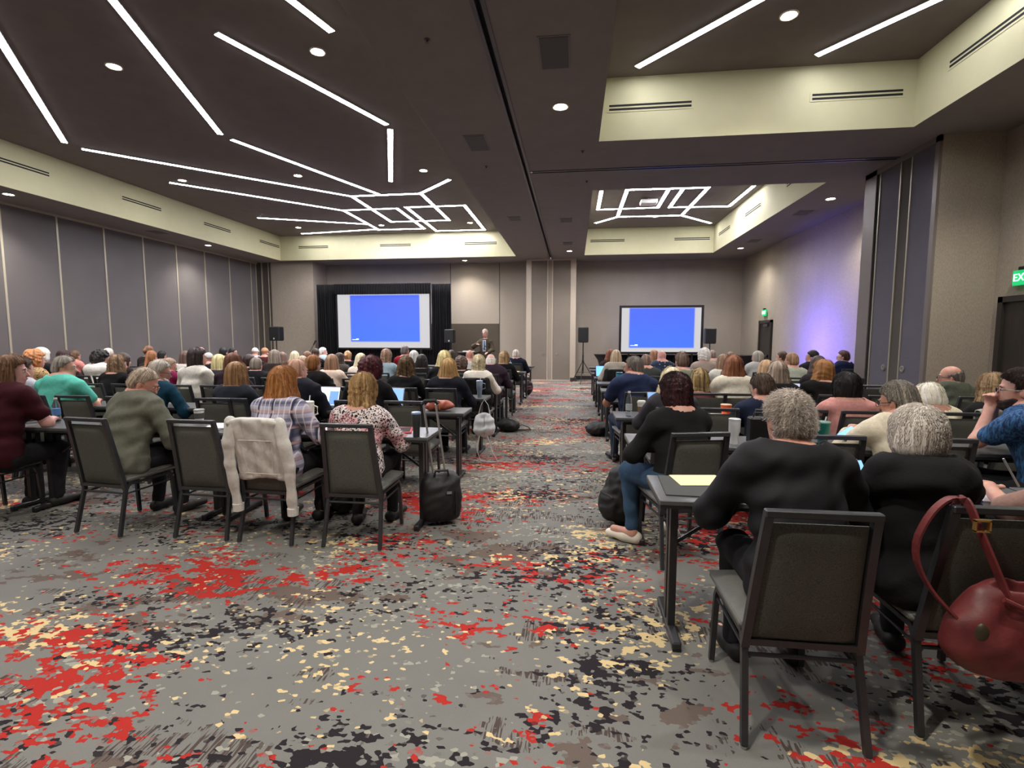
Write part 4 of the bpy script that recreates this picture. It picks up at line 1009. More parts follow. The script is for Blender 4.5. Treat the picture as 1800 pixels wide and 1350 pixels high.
    if amp:
        if style == 'bob' and near >= 2: amp *= .5
        if wave: V = V + amp * (np.sin(14 * th + 3 * np.sin(38 * zh + seed) + seed) * np.cos(45 * zh + 3 * np.sin(5 * th + seed)) + .6 * np.sin(60 * xh + 50 * yh + 70 * zh + 3 * np.sin(30 * zh + seed)))
        else: V = V + amp * (.7 * np.sin(23 * th + seed + 6 * zh) + .5 * np.sin(41 * th + 2 * seed - 9 * zh) + .3 * np.sin(67 * th + 3 * zh)) * np.clip((.13 - zh) * 14, .1, 1)
    V = V.astype(np.float32)
    P, Q = surfnet(V, mn, vx)
    if len(P) == 0: return
    nm_ = 'cap' if style in ('cap', 'beret') else 'hair'
    T = None; A = P
    if near >= 1 and nm_ == 'hair':
        P2, T = strands(V, mn, vx, P, hcen, RH, style, near, seed)
        A = np.concatenate([P, P2]); T = T + len(P)
    me = npmesh(nm_, A, Q, True, T); strand_attr(me, A, hcen, RH)
    if nm_ == 'cap': link(nm_, me, fabric(tuple(col)), root); return
    link(nm_, me, hairmat(tuple(col), col2), root)

def strands(V, mn, vx, P, hcen, RH, style, near, seed):
    rs = np.random.RandomState(seed); n = {3: 7500, 2: 3000, 1: 1100}[near]; n = n if style not in ('buzz', 'fringe') else n // 2
    short = style in ('short', 'spiky', 'buzz', 'fringe'); steps = 4 if short else 8; step = (.0055 if style == 'spiky' else .006) if short else .014
    p = P[rs.randint(0, len(P), n)] + rs.normal(0, .002, (n, 3)); G = np.stack(np.gradient(V, vx), -1)
    crown = hcen + RH @ np.array([0, -.05, .12]); up = RH @ np.array([0, 0, 1.0])
    def samp(A, q):
        i = np.clip(((q - mn) / vx).astype(int), 0, np.array(V.shape) - 1); return A[i[:, 0], i[:, 1], i[:, 2]]
    pts = []; wv = rs.uniform(0, 6.28, n); jit = rs.normal(0, .25 if short else .12, (n, 3)); lift = rs.uniform(.0, .007, n) if short else rs.uniform(-.001, .004, n)
    for k in range(steps):
        nn = samp(G, p); nn /= np.linalg.norm(nn, axis=1, keepdims=True) + 1e-6
        d = (p - crown); d -= (d * up).sum(1, keepdims=True) * up * .6; d = d / (np.linalg.norm(d, axis=1, keepdims=True) + 1e-6) + np.array([0, 0, -1.1]) * (1.0 if not short else .5)
        if style == 'spiky': d = d + nn * .42 + np.array([0, 0, .1])
        if style in ('shag', 'wavy', 'curly'): d = d + .8 * np.stack([np.sin(wv + k * .9), np.cos(wv + k * .8), np.zeros(n)], 1)
        if not style == 'spiky': d -= (d * nn).sum(1, keepdims=True) * nn
        d = d / (np.linalg.norm(d, axis=1, keepdims=True) + 1e-6) + jit
        v = samp(V, p)
        pts.append(p.copy()); 
        if style != 'spiky':
            p = p - nn * np.clip(v - lift, -.01, .01)[:, None]; pts[-1] = p.copy()
        p = p + d * step
    w0 = .0013 if near >= 2 else .0017; vs_ = []; T = []
    for k, q in enumerate(pts):
        t = (pts[min(k + 1, steps - 1)] - pts[max(k - 1, 0)]); a = np.cross(t, rs.normal(0, 1, (1, 3)) + np.array([[.3, .2, 1]])); a /= np.linalg.norm(a, axis=1, keepdims=True) + 1e-9; b = np.cross(t, a); b /= np.linalg.norm(b, axis=1, keepdims=True) + 1e-9
        wk = w0 * (1 - .75 * k / (steps - 1))
        for j in range(3): vs_.append(q + (a * math.cos(2.094 * j) + b * math.sin(2.094 * j)) * wk)
    A = np.stack(vs_, 1).reshape(-1, 3); m3 = steps * 3; base_ = (np.arange(n) * m3)[:, None]
    for k in range(steps - 1):
        for j in range(3):
            a, b = k * 3 + j, k * 3 + (j + 1) % 3; T += [base_ + np.array([a, b, b + 3]), base_ + np.array([a, b + 3, a + 3])]
    return A, np.concatenate(T)
LEO = animal_print((228, 216, 216), (34, 18, 22), (212, 160, 166), 46, .43, 'leopard blouse')
# (side, row k, head px x, head-top px y, description, options)
PEOPLE = [
 # ---- left block, back row
 ('L', 0, 14, 627, 'long brown hair and burgundy top', dict(hair='long', hc=(112, 84, 62), top=(58, 18, 26), near=2, yaw=-52, lean=14, sleeve='short', arms='type', fem=True, w=1.15, skin=(214, 160, 148), off=-.12)),
 ('L', 0, 253, 647, 'balding grey hair, glasses, olive jacket', dict(hair='buzz', hc=(160, 146, 130), top=(104, 105, 94), near=2, yaw=-50, pitch=24, lean=20, glasses=(190, 130, 110), garment='jacket', ex='collar', w=1.15, skin=(214, 152, 130), body=-12)),
 ('L', 0, 498, 646, 'ginger hair and plaid shirt', dict(hair='mid', hc='gin', col2=(196, 140, 84), topmat=plaid(), near=2, yaw=-12, lean=10, sleeve='elbow', fem=True, w=1.08, body=-6, off=.04)),
 ('L', 0, 640, 661, 'highlighted wavy hair and leopard blouse', dict(hair='shag', hc=(150, 112, 72), col2=(206, 172, 120), topmat=LEO, near=2, lean=16, fem=True, w=1.08, pitch=10, roll=-4, off=.05)),
 # ---- left, second row
 ('L', 1, 38, 629, 'short dark brown hair and grey shirt', dict(hair='short', hc='dbr', top=(170, 170, 178), near=1, yaw=-10, x0=-6.35)),
 ('L', 1, 112, 627, 'grey hair and teal shirt', dict(hair='short', hc='gry', top=(92, 186, 168), near=1, yaw=-58, lean=12, w=1.15, sleeve='short')),
 ('L', 1, 281, 634, 'grey beard, glasses, dark teal shirt', dict(hair='short', hc='lgr', top=(18, 58, 78), near=1, yaw=-50, pitch=8, lean=22, glasses=True, beard=(170, 165, 160))),
 ('L', 1, 416, 638, 'straight light brown hair, navy top', dict(hair='long', hc=(134, 102, 70), top=(44, 48, 58), near=1, lean=10, fem=True)),
 ('L', 1, 523, 632, 'bald head and navy blazer', dict(hair='buzz', hc=(190, 140, 120), top=(34, 36, 46), near=1, yaw=-24, lean=14, garment='jacket', w=1.1, skin=(226, 164, 142), arms='type')),
 ('L', 1, 650, 630, 'burgundy dyed hair and black top', dict(hair='curly', hc='brg', top=(20, 20, 22), near=1, lean=14, fem=True, w=1.12)),
 # ---- left, third row
 ('L', 2, 60, 617, 'curly orange hair, leopard scarf', dict(hair='curly', hc=(168, 112, 70), topmat=animal_print((196, 160, 110), (40, 30, 24), (120, 80, 60), 36, .5), fem=True, yaw=-25)),
 ('L', 2, 207, 625, 'long brown hair and black cardigan', dict(hair='wavy', hc=(112, 88, 66), top=(18, 18, 20), fem=True, near=1, yaw=-20, lean=16, roll=-8)),
 ('L', 2, 345, 613, 'long dark hair and white tee', dict(hair='long', hc=(44, 36, 34), top=(218, 214, 204), fem=True, near=1, yaw=-40, lean=8, sleeve='short')),
 ('L', 2, 409, 622, 'long auburn hair and plum top', dict(hair='long', hc=(92, 58, 42), top=(44, 28, 38), fem=True, near=1)),
 ('L', 2, 551, 625, 'copper bob and black blazer', dict(hair='short', hc=(134, 88, 50), top=(22, 22, 22), fem=True, near=1, lean=12, yaw=-18, garment='jacket', w=1.05)),
 ('L', 2, 713, 628, 'dark ombre curls, black blouse', dict(hair='wavy', hc=(56, 42, 34), col2=(120, 92, 54), top=(20, 20, 24), fem=True, near=1, lean=14, yaw=10)),
 ('L', 2, 788, 632, 'straight golden hair and navy sweater', dict(hair='mid', hc=(196, 156, 98), col2=(222, 188, 134), top=(26, 28, 38), fem=True, near=2, lean=10, w=1.12)),
 # ---- left, fourth row
 ('L', 3, 73, 612, 'round white hair', dict(hair='bob', hc=(232, 226, 208), top=(24, 24, 26), fem=True, hs=1.05)),
 ('L', 3, 175, 617, 'black hair and white hoodie', dict(hair='curly', hc='blk', top=(224, 222, 214), fem=True, ex='hood', garment='jacket', yaw=-30, pitch=25)),
 ('L', 3, 217, 621, 'dark hair resting on one hand', dict(hair='bob', hc='dbr', top=(40, 32, 34), fem=True, yaw=-15)),
 ('L', 3, 299, 630, 'grey brown hair and maroon top', dict(hair='short', hc=(128, 108, 88), top=(110, 18, 58), fem=True, yaw=-40, pitch=10)),
 ('L', 3, 386, 624, 'long pale blond hair', dict(hair='long', hc=(190, 168, 120), top=(50, 50, 54), fem=True)),
 ('L', 3, 452, 629, 'short grey hair and black jacket', dict(hair='short', hc=(104, 96, 86), top=(24, 24, 28), garment='jacket')),
 ('L', 3, 584, 624, 'brown highlights and cream sweater', dict(hair='long', hc=(128, 98, 76), top=(226, 204, 188), fem=True)),
 ('L', 4, 742, 624, 'long jet black hair', dict(hair='long', hc='blk', top=(20, 20, 22), fem=True)),
 ('L', 3, 780, 618, 'wavy blond hair holding a cup', dict(hair='wavy', hc=(200, 172, 122), top=(22, 22, 24), fem=True, near=1, yaw=20)),
 ('L', 3, 841, 626, 'short blond hair, white cardigan', dict(hair='shag', hc=(206, 182, 146), top=(222, 216, 206), fem=True, near=2, lean=8, hs=.95)),
 # ---- left, fifth row
 ('L', 4, 113, 616, 'dark maroon hair before the partition', dict(hair='bob', hc='dred', top=(40, 30, 34), fem=True)),
 ('L', 4, 190, 612, 'pale grey cropped hair', dict(hair='buzz', hc=(196, 186, 166), top=(90, 86, 80))),
 ('L', 4, 267, 617, 'auburn ponytail', dict(hair='pony', hc=(130, 84, 52), top=(44, 38, 40), fem=True)),
 ('L', 4, 327, 618, 'brown hair beside the white tee', dict(hair='long', hc=(84, 66, 58), top=(214, 212, 206), fem=True)),
 ('L', 4, 440, 624, 'dark chestnut bob', dict(hair='bob', hc=(44, 30, 28), top=(46, 40, 42), fem=True)),
 ('L', 4, 483, 616, 'long grey hair', dict(hair='long', hc=(118, 106, 96), top=(50, 44, 42), fem=True)),
 ('L', 4, 533, 626, 'sandy grey hair and light blue top', dict(hair='short', hc=(160, 138, 112), top=(160, 194, 208))),
 ('L', 5, 598, 621, 'dark brown hair, taupe sweater', dict(hair='mid', hc='dbr', top=(84, 78, 72), fem=True, yaw=-25)),
 ('L', 4, 635, 622, 'blond hair and cream blouse', dict(hair='mid', hc='lbl', top=(232, 218, 204), fem=True, x0=None)),
 ('L', 4, 679, 615, 'wavy brown hair and light denim shirt', dict(hair='shag', hc=(126, 100, 84), top=(150, 172, 182), fem=True)),
 ('L', 4, 811, 628, 'tousled brown hair', dict(hair='curly', hc=(70, 54, 44), top=(40, 38, 38), fem=True)),
 ('L', 4, 863, 622, 'thin white hair and plum jacket', dict(hair='fringe', hc='wht', top=(52, 38, 50), garment='jacket', near=1, w=1.15, skin=(222, 172, 160))),
 ('L', 5, 133, 616, 'brown updo and pink shirt', dict(hair='bun', hc=(84, 64, 48), top=(214, 140, 132), fem=True)),
 ('L', 5, 261, 608, 'brown topknot', dict(hair='bun', hc=(104, 72, 50), top=(50, 44, 44), fem=True)),
 ('L', 6, 286, 617, 'black hair and gesturing hand', dict(hair='short', hc='blk', top=(40, 40, 44))),
 ('L', 5, 368, 621, 'pale grey cap', dict(hair='cap', hc=(206, 204, 198), top=(40, 40, 44))),
 ('L', 5, 497, 620, 'brown hair seen between two greys', dict(hair='mid', hc=(96, 76, 64), top=(58, 46, 50), fem=True)),
 ('L', 5, 541, 618, 'brown hair near the left column', dict(hair='short', hc=(106, 80, 60), top=(60, 54, 50))),
 ('L', 5, 728, 617, 'long silver white hair', dict(hair='long', hc=(190, 186, 174), top=(60, 60, 62), fem=True)),
 ('L', 5, 826, 615, 'bald head and white collar', dict(hair='bald', hc='gry', top=(214, 210, 206), skin=(222, 164, 140))),
 ('L', 5, 886, 619, 'blond and brown highlights at the aisle', dict(hair='shag', hc=(160, 128, 90), col2=(214, 186, 140), top=(24, 22, 24), fem=True, near=1, legs=(104, 92, 72))),
 ('L', 6, 353, 610, 'pink bald crown', dict(hair='bald', hc='gry', top=(214, 214, 212), skin=(226, 170, 160))),
 ('L', 6, 393, 611, 'black hair at left of a pair', dict(hair='short', hc='blk', top=(36, 36, 40))),
 ('L', 7, 410, 612, 'black hair at right of a pair', dict(hair='short', hc=(28, 24, 26), top=(36, 34, 38), yaw=-60)),
 ('L', 6, 519, 618, 'blond hair and orange red top', dict(hair='mid', hc='lbl', top=(206, 90, 66), fem=True)),
 ('L', 6, 555, 613, 'black hair before the drape edge', dict(hair='short', hc='dbr', top=(30, 30, 34))),
 ('L', 7, 568, 611, 'white hair, profile, pale blue shirt', dict(hair='short', hc='wht', top=(170, 196, 214), yaw=-60, skin=(224, 168, 150))),
 ('L', 6, 612, 617, 'light brown updo, black top', dict(hair='bun', hc=(160, 124, 88), top=(18, 18, 22), fem=True)),
 ('L', 6, 712, 608, 'dark grey hair and red shirt', dict(hair='short', hc=(92, 84, 84), top=(134, 24, 38), yaw=-30)),
 ('L', 6, 794, 616, 'dark hair before the lectern', dict(hair='mid', hc=(52, 44, 36), top=(40, 36, 34), fem=True)),
 ('L', 8, 449, 612, 'white cap and white shirt', dict(hair='cap', hc=(224, 222, 214), top=(206, 216, 228))),
 ('L', 7, 466, 612, 'tan and brown cap', dict(hair='cap', hc=(186, 140, 108), top=(80, 40, 40))),
 ('L', 7, 907, 615, 'grey hair, navy vest, blue sleeves', dict(hair='short', hc='lgr', top=(30, 34, 50), garment='vest', w=1.1)),
 # ---- right block
 ('R', 0, 1386, 690, 'spiky grey hair and black zip jacket', dict(hair='spiky', hc=(180, 168, 156), col2=(218, 208, 198), topmat=simple('shell fabric', (13, 14, 19), .7, 0, .05, 30, .1, spec=.3), near=3, lean=17, yaw=16, glasses=True, garment='jacket', ex='collar', w=.98, skin=(214, 156, 132), hs=.92, off=-.05)),
 ('R', 0, 1606, 718, 'silver bob and black hoodie', dict(hair='bob', hc=(218, 208, 198), col2=(236, 230, 222), top=(22, 22, 24), near=3, lean=13, garment='jacket', ex='hood', fem=True, w=.9, yaw=6, hand_l=(-.2, .3, .92), hs=.9, off=.09, dy=.13)),
 ('R', 0, 1985, 700, 'pencil in hand, mostly out of frame', dict(hair='mid', hc='br', top=(150, 120, 110), near=2, lean=10, fem=True, sleeve='elbow', hand_l=(-.2, .42, .84))),
 ('R', 1, 1184, 661, 'dark red shoulder hair, black sweater', dict(hair='shag', hc=(40, 26, 28), col2=(78, 40, 44), top=(26, 27, 28), near=3, lean=12, yaw=4, fem=True, w=1.15, legs=fabric((54, 78, 104)), shoes=(226, 220, 208), body=24,
    legpose={-1: dict(k=(-.2, .34, .53), a=(-.22, .25, .12), f=(-.10, .12, -.045))})),
 ('R', 1, 1574, 673, 'grey hair and cream shirt', dict(hair='short', hc=(128, 122, 112), top=(216, 206, 182), near=3, yaw=38, lean=20, glasses=True, pitch=8, w=1.1, skin=(204, 142, 112), hand_l=(-.22, .3, .86))),
 ('R', 1, 1790, 651, 'brown hair, dark beard, blue tee', dict(hair='short', hc='dbr', topmat=heather((16, 42, 84), (58, 110, 160)), near=3, yaw=22, body=38, lean=16, glasses=True, beard=(40, 28, 24), sleeve='short', arms='chin', w=1.12, skin=(222, 166, 146), vox=.007)),
 ('R', 2, 1180, 648, 'pale blond bowed head', dict(hair='mid', hc='lbl', top=(60, 60, 66), near=1, fem=True)),
 ('R', 2, 1337, 659, 'short dark brown hair, navy shirt', dict(hair='short', hc=(66, 52, 42), top=(32, 40, 62), near=2, yaw=30, lean=18, pitch=14)),
 ('R', 2, 1486, 657, 'smooth black bob and pink top', dict(hair='bob', hc='blk', top=(206, 146, 140), near=2, fem=True, lean=8, w=1.1)),
 ('R', 2, 1624, 688, 'low pale cream hair behind grey hair', dict(hair='bob', hc=(232, 226, 200), top=(216, 208, 180), near=1, lean=24, pitch=24, fem=True)),
 ('R', 2, 1740, 660, 'sandy hair, glasses, black sleeves', dict(hair='shag', hc=(140, 116, 86), top=(28, 28, 30), near=2, yaw=-30, fem=True, glasses=True, lean=16)),
 ('R', 3, 1113, 628, 'grey hair and navy polo shirt', dict(hair='short', hc=(108, 102, 96), top=(38, 48, 78), near=2, yaw=48, lean=12, sleeve='short', w=1.2, body=14, skin=(180, 124, 98), legs=(48, 62, 80))),
 ('R', 3, 1227, 649, 'streaked dark and blond curls', dict(hair='wavy', hc=(70, 52, 40), col2=(206, 176, 116), top=(90, 50, 52), near=1, fem=True, lean=24, w=.8)),
 ('R', 3, 1289, 626, 'auburn hair and cream sweater', dict(hair='mid', hc=(112, 68, 44), top=(214, 208, 190), near=1, fem=True, lean=10, w=1.1)),
 ('R', 3, 1366, 637, 'straight taupe hair, black top', dict(hair='mid', hc=(132, 118, 104), top=(26, 26, 30), near=1, fem=True)),
 ('R', 3, 1445, 634, 'thick copper waves, black sweater', dict(hair='wavy', hc=(128, 86, 46), col2=(176, 124, 66), top=(22, 22, 22), near=1, fem=True, yaw=25, w=1.1, roll=6)),
 ('R', 3, 1668, 643, 'balding grey hair, olive field jacket', dict(hair='fringe', hc=(96, 92, 86), top=(72, 76, 64), near=2, yaw=62, lean=18, glasses=True, garment='jacket', ex='collar', w=1.1, x0=None)),
 ('R', 4, 1198, 620, 'cropped brown hair, sage shirt', dict(hair='short', hc=(84, 66, 56), top=(118, 124, 108), near=1, yaw=20)),
 ('R', 4, 1346, 634, 'light brown hair by the taupe bob', dict(hair='mid', hc=(150, 122, 92), top=(90, 80, 76), fem=True)),
 ('R', 5, 1135, 623, 'thinning brown hair, dark green shirt', dict(hair='buzz', hc=(96, 78, 68), top=(62, 66, 64), w=1.1)),
 ('R', 5, 1271, 624, 'long brown hair and white cardigan', dict(hair='long', hc=(112, 88, 68), top=(206, 206, 196), fem=True)),
 ('R', 5, 1391, 621, 'brown crop and grey green shirt', dict(hair='short', hc=(122, 94, 70), top=(168, 174, 160), yaw=30)),
 ('R', 4, 1438, 627, 'black hair in front of the profile', dict(hair='mid', hc='dbr', top=(40, 36, 38), fem=True)),
 ('R', 6, 1083, 616, 'ash blond hair and grey cardigan', dict(hair='long', hc=(158, 140, 114), top=(178, 172, 160), fem=True, hs=.95)),
 ('R', 6, 1163, 616, 'bald pink head, floral shirt', dict(hair='bald', hc='gry', topmat=animal_print((34, 44, 66), (184, 200, 214), (40, 60, 90), 22, .62, 'floral shirt'), w=1.2, yaw=20, skin=(222, 160, 152))),
 ('R', 6, 1238, 614, 'big white curls, taupe sweater', dict(hair='curly', hc=(228, 222, 212), top=(176, 160, 150), fem=True, w=1.1)),
 ('R', 6, 1331, 618, 'grey bob in profile, pale sweater', dict(hair='bob', hc=(146, 140, 130), top=(186, 186, 184), fem=True, yaw=45, hs=.9)),
 ('R', 6, 1428, 616, 'black crop in profile, black top', dict(hair='short', hc='blk', top=(32, 34, 38), yaw=55)),
 ('R', 7, 1482, 617, 'glasses, navy vest, bare arms', dict(hair='short', hc=(60, 38, 32), top=(22, 30, 62), yaw=60, glasses=True, garment='vest', sleeve='none', near=1, skin=(222, 176, 160), hand_l=(-.3, .3, 1.02), w=.9, x0=None)),
 ('R', 7, 1073, 615, 'auburn hair behind the ash blond', dict(hair='mid', hc='aub', top=(60, 50, 50), fem=True)),
 ('R', 7, 1150, 616, 'reddish brown hair by the bald head', dict(hair='wavy', hc=(150, 110, 84), top=(70, 60, 66), fem=True)),
 ('R', 7, 1284, 619, 'brown hair near the corner table', dict(hair='short', hc=(96, 78, 66), top=(70, 66, 66))),
 ('R', 8, 1252, 616, 'grey brown hair beyond white curls', dict(hair='short', hc=(110, 96, 86), top=(170, 156, 148), w=1.1)),
 ('R', 7, 1374, 618, 'dark bun in profile, white top', dict(hair='bun', hc=(66, 48, 40), top=(222, 218, 208), fem=True, yaw=55)),
]
occupied = []; CH = {}
LEFTX, RIGHTX = [], []
for (sd, k, px, py, d, o) in PEOPLE:
    o = dict(o); lean = o.setdefault('lean', 10); body = o.get('body', 0); x0 = o.pop('x0', None); dy = o.pop('dy', 0); off = o.pop('off', 0)
    topY = (LC if sd == 'L' else RC)(k); near_t = (LT if sd == 'L' else RT)(k)
    cy = topY + .31; hy = -.025 + .48 * math.sin(math.radians(lean * 1.2))
    cy += dy * .9
    p = locate(px, py, cy + hy); zt = p.z
    if py > 560 and zt < 1.12: zt = 1.12
    if zt > 1.42: zt = 1.42
    lbl = 'seated person, %s, %s row of the %s block' % (d, ORD[k], 'left' if sd == 'L' else 'right')
    x = p.x + math.sin(math.radians(body)) * hy
    person(x, cy, zt, None, label=lbl, group='seated audience', **o)
    cx = x + off
    chair(cx, topY + dy, math.radians(body * .5), 'charcoal chair seating the person with %s' % d)
    CH[(sd, k, px)] = (cx, topY + dy + .31, math.radians(body * .5))
    occupied.append((sd, k, cx)); 0 and print('P', sd, k, px, round(x, 2), round(p.z, 2), d)
# the speaker
p = locate(853, 578, 16.6)
SP = person(p.x, 16.6, 1.86, None, hair='short', hc='lgr', top=(72, 64, 50), near=1, lean=0, stand=True, body=176, garment='jacket', w=1.0, yaw=-14, label='standing speaker in brown blazer and light blue shirt, one hand raised', hand_l=(-.16, .26, 1.1), hand_r=(.22, .3, 1.36), arms='lap', skin=(214, 160, 142), glasses=True)
sr = SP[0]
MB().box(-.055, .055, .128, .142, 1.12, 1.5, b=.01).build('shirt_front', simple('light blue shirt', (176, 190, 208), .8), sr)
MB().tube([(0, .146, 1.48), (0, .152, 1.3), (0, .15, 1.18)], [.014, .02, .026], 6).build('tie', simple('blue tie', (52, 66, 92), .7), sr)
# empty chairs the photo shows: (side, row, x of centre)
EMPTY = [('L', 0, -2.8), ('L', 1, -5.93), ('L', 1, -5.35), ('L', 1, -3.62), ('L', 1, -1.72), ('L', 2, -4.35), ('L', 2, -6.4), ('L', 2, -1.98), ('L', 2, -3.1), ('L', 3, -7.6), ('L', 3, -4.7), ('L', 3, -3.3), ('L', 3, -2.5), ('L', 4, -6.9), ('L', 4, -1.9), ('L', 5, -5.4), ('L', 5, -3.6), ('L', 6, -7.6), ('L', 6, -1.7),
         ('R', 1, 1.62), ('R', 2, 2.35), ('R', 2, 1.5), ('R', 3, 3.3), ('R', 3, 1.25), ('R', 4, 1.0), ('R', 4, 3.4), ('R', 5, 1.7), ('R', 5, 4.3), ('R', 6, 2.7)]
for sd, k, x in EMPTY:
    for it in range(6):
        for (s2, k2, x2) in occupied:
            if s2 == sd and k2 == k and abs(x2 - x) < .5: x = x2 + (.5 if x >= x2 else -.5)
    occupied.append((sd, k, x))
    q = sorted([o_[2] for o_ in occupied if o_[0] == sd and o_[1] == k], key=lambda v: abs(v))
    chair(x, (LC if sd == 'L' else RC)(k) + .02, rnd.uniform(-.05, .05), 'empty charcoal chair, %s row of the %s block, about %d steps from the aisle' % (ORD[k], 'left' if sd == 'L' else 'right', round(abs(x - (-1.1 if sd == 'L' else .5)) / .3)))
# ================================================================ THINGS ON TABLES, FLOOR AND CHAIRS
M_SILV = simple('brushed aluminium', (176, 178, 182), .35, .8)
M_DKG = simple('dark grey casing', (46, 47, 50), .45, .3)
TT = .7625
def laptop(x, y, scr, label, rz=0.0, sp=None, body=M_SILV, tilt=18, w_=.33, h_=.22, kind='laptop'):
    """screen turned to the camera side (-y)"""
    t = thing('laptop', label, kind, (x, y, TT), rz, None)
    MB().box(-w_ / 2, w_ / 2, -h_, 0, 0, .014, b=.004).build('base', body, t)
    MB().box(-w_ / 2 + .02, w_ / 2 - .02, -h_ * .55, -.02, .0145, .017).build('keyboard', M_DKG, t)
    M = Matrix.Translation((0, .0, .012)) @ Matrix.Rotation(math.radians(-tilt), 4, 'X')
    l = MB().box(-w_ / 2, w_ / 2, -.0, .008, 0, h_ * 1.02, M, b=.003).build('lid', body, t)
    MB().box(-w_ / 2 + .008, w_ / 2 - .008, -.0025, .001, .012, h_ * 1.0, M).build('screen', scr, l)
    if sp:
        MB().box(w_ * .12, w_ / 2 - .015, -.004, -.002, .02, h_ * .8, M).build('side_panel', sp, l)
        b = MB(); [b.box(-w_ / 2 + .03, w_ * .05 - .02 * (i % 3), -.004, -.002, .04 + i * .022, .045 + i * .022, M) for i in range(6)]; b.build('text_lines', simple('screen text', (150, 160, 190), .8), l)
    return t
def S(c, k=.42): return emis('screen glow', c, k)
laptop(-3.98, 4.08, S((110, 146, 230)), 'open laptop with pale blue screen left of the olive jacket', .12, S((134, 166, 240)), M_DKG)
laptop(-2.78, LT(1) + .26, S((226, 236, 244)), 'open laptop showing a white document, between blazer and leopard blouse', -.1, S((110, 150, 225)), M_DKG)
laptop(-2.02, LT(1) + .22, S((130, 170, 240)), 'laptop with blue screen mostly hidden by burgundy hair', -.1)
laptop(.62, RT(6) + .26, S((110, 180, 250)), 'bright blue laptop at the far aisle table of the right block', .1, None, M_DKG)
laptop(.66, RT(3) + .24, S((120, 190, 240)), 'small bright screen beside the navy polo', .2, None, M_DKG, w_=.2, h_=.14, kind='tablet')
laptop(.93, RT(2) + .26, S((110, 150, 235)), 'blue laptop behind the black sweater', .15)
laptop(1.73, RT(3) + .25, S((250, 150, 70), .5), 'laptop with orange screen before the cream sweater', -.05)
laptop(2.1, RT(5) + .2, S((170, 190, 250)), 'laptop with pale violet screen near white cardigan', 0, None, M_DKG)
laptop(2.63, RT(3) + .26, S((176, 182, 205), .3), 'laptop with patterned lavender screen beside the taupe hair', .0, S((90, 96, 120), .2))
laptop(3.75, RT(5) + .24, S((120, 170, 240)), 'laptop edge glowing blue before the violet wall', 0, None, M_DKG)
def cyl(kind, cat, x, y, label, parts, z=TT):
    t = thing(kind, label, cat, (x, y, z))
    for n_, prof, mt in parts: MB().lathe(prof, n=24).build(n_, mt, t, smooth=True)
    return t
M_STR = simple('clear straw', (225, 228, 226), .3)
def tumbler(x, y, h, col, lid, label, straw=True, handle=False, r=.042):
    t = cyl('tumbler', 'tumbler', x, y, label, [('cup', [(r * .72, 0), (r * .78, h * .35), (r, h * .5), (r * 1.02, h * .93), (r * .98, h * .94)], simple('tumbler finish', col, .35)), ('lid', [(r * 1.05, h * .92), (r * 1.06, h * .98), (r * .9, h), (0, h)], simple('lid', lid, .3))])
    if straw: MB().tube([(.01, 0, h * .98), (.018, 0, h * 1.2)], .005, 8).build('straw', M_STR, t)
    if handle: MB().tube([(r, 0, h * .85), (r + .035, 0, h * .8), (r + .035, 0, h * .55), (r, 0, h * .5)], .007, 8).build('handle', simple('tumbler finish', col, .35), t)
    return t
def on(px, py, k, side='L', dz=0.0):
    """table-top spot seen at photo pixel"""
    return locz(px, py, TT + dz)
p = on(732, 768, 0); tumbler(p.x, p.y, .2, (44, 48, 52), (150, 170, 205), 'black tumbler with blue steel lid at the aisle end of the first left table', False, r=.036)
p = locate(543, 740, 4.0); tumbler(p.x, p.y, .24, (206, 204, 196), (222, 220, 212), 'tall white tumbler with straw beside the plaid shirt', True, True, r=.046)
p = locate(843, 700, 6.45); tumbler(p.x, p.y, .23, (128, 144, 162), (170, 186, 204), 'light blue tumbler on the corner of the third left table', True, True, .04)
p = locate(1290, 778, 3.82); tumbler(p.x, p.y, .19, (220, 220, 224), (200, 205, 210), 'white patterned tumbler left of the spiky grey hair', False, r=.04)
p = locate(1446, 770, 3.9); tumbler(p.x, p.y, .17, (10, 96, 88), (120, 160, 150), 'green tumbler with clear straw by the spiky grey hair', True, r=.044)
p = locate(1276, 725, 5.15); tumbler(p.x, p.y, .13, (232, 92, 34), (226, 180, 150), 'orange plastic cup beside the cream sweater', False, r=.05)
p = locate(1088, 690, 7.75); tumbler(p.x, p.y, .27, (16, 100, 122), (14, 60, 74), 'tall teal bottle at the aisle beside the navy polo', False, r=.05)
p = locate(896, 660, 11.8); tumbler(p.x, p.y, .22, (150, 190, 214), (190, 214, 224), 'pale blue tumbler by the navy vest', True, r=.045)
p = locate(1127, 738, 5.1)
cyl('paper_cup', 'cup', p.x, p.y, 'paper coffee cup with brown sleeve and white lid', [('cup', [(.029, 0), (.041, .135)], simple('paper cup', (226, 226, 226), .6)), ('sleeve', [(.034, .04), (.04, .1)], simple('cardboard sleeve', (140, 112, 84), .8)), ('lid', [(.044, .132), (.044, .142), (.036, .158), (0, .158)], M_WHT)])
p = locate(351, 745, 4.12)
cyl('paper_cup', 'cup', p.x, p.y, 'white and grey coffee cup behind the empty chair', [('cup', [(.03, 0), (.042, .12)], simple('paper cup', (220, 220, 218), .6)), ('sleeve', [(.036, .05), (.042, .1)], simple('dark sleeve', (76, 80, 78), .8)), ('lid', [(.044, .118), (.044, .128), (.038, .135), (0, .135)], simple('silver lid', (170, 172, 170), .4, .5))])
M_PET = glass('clear bottle plastic', (225, 238, 245))
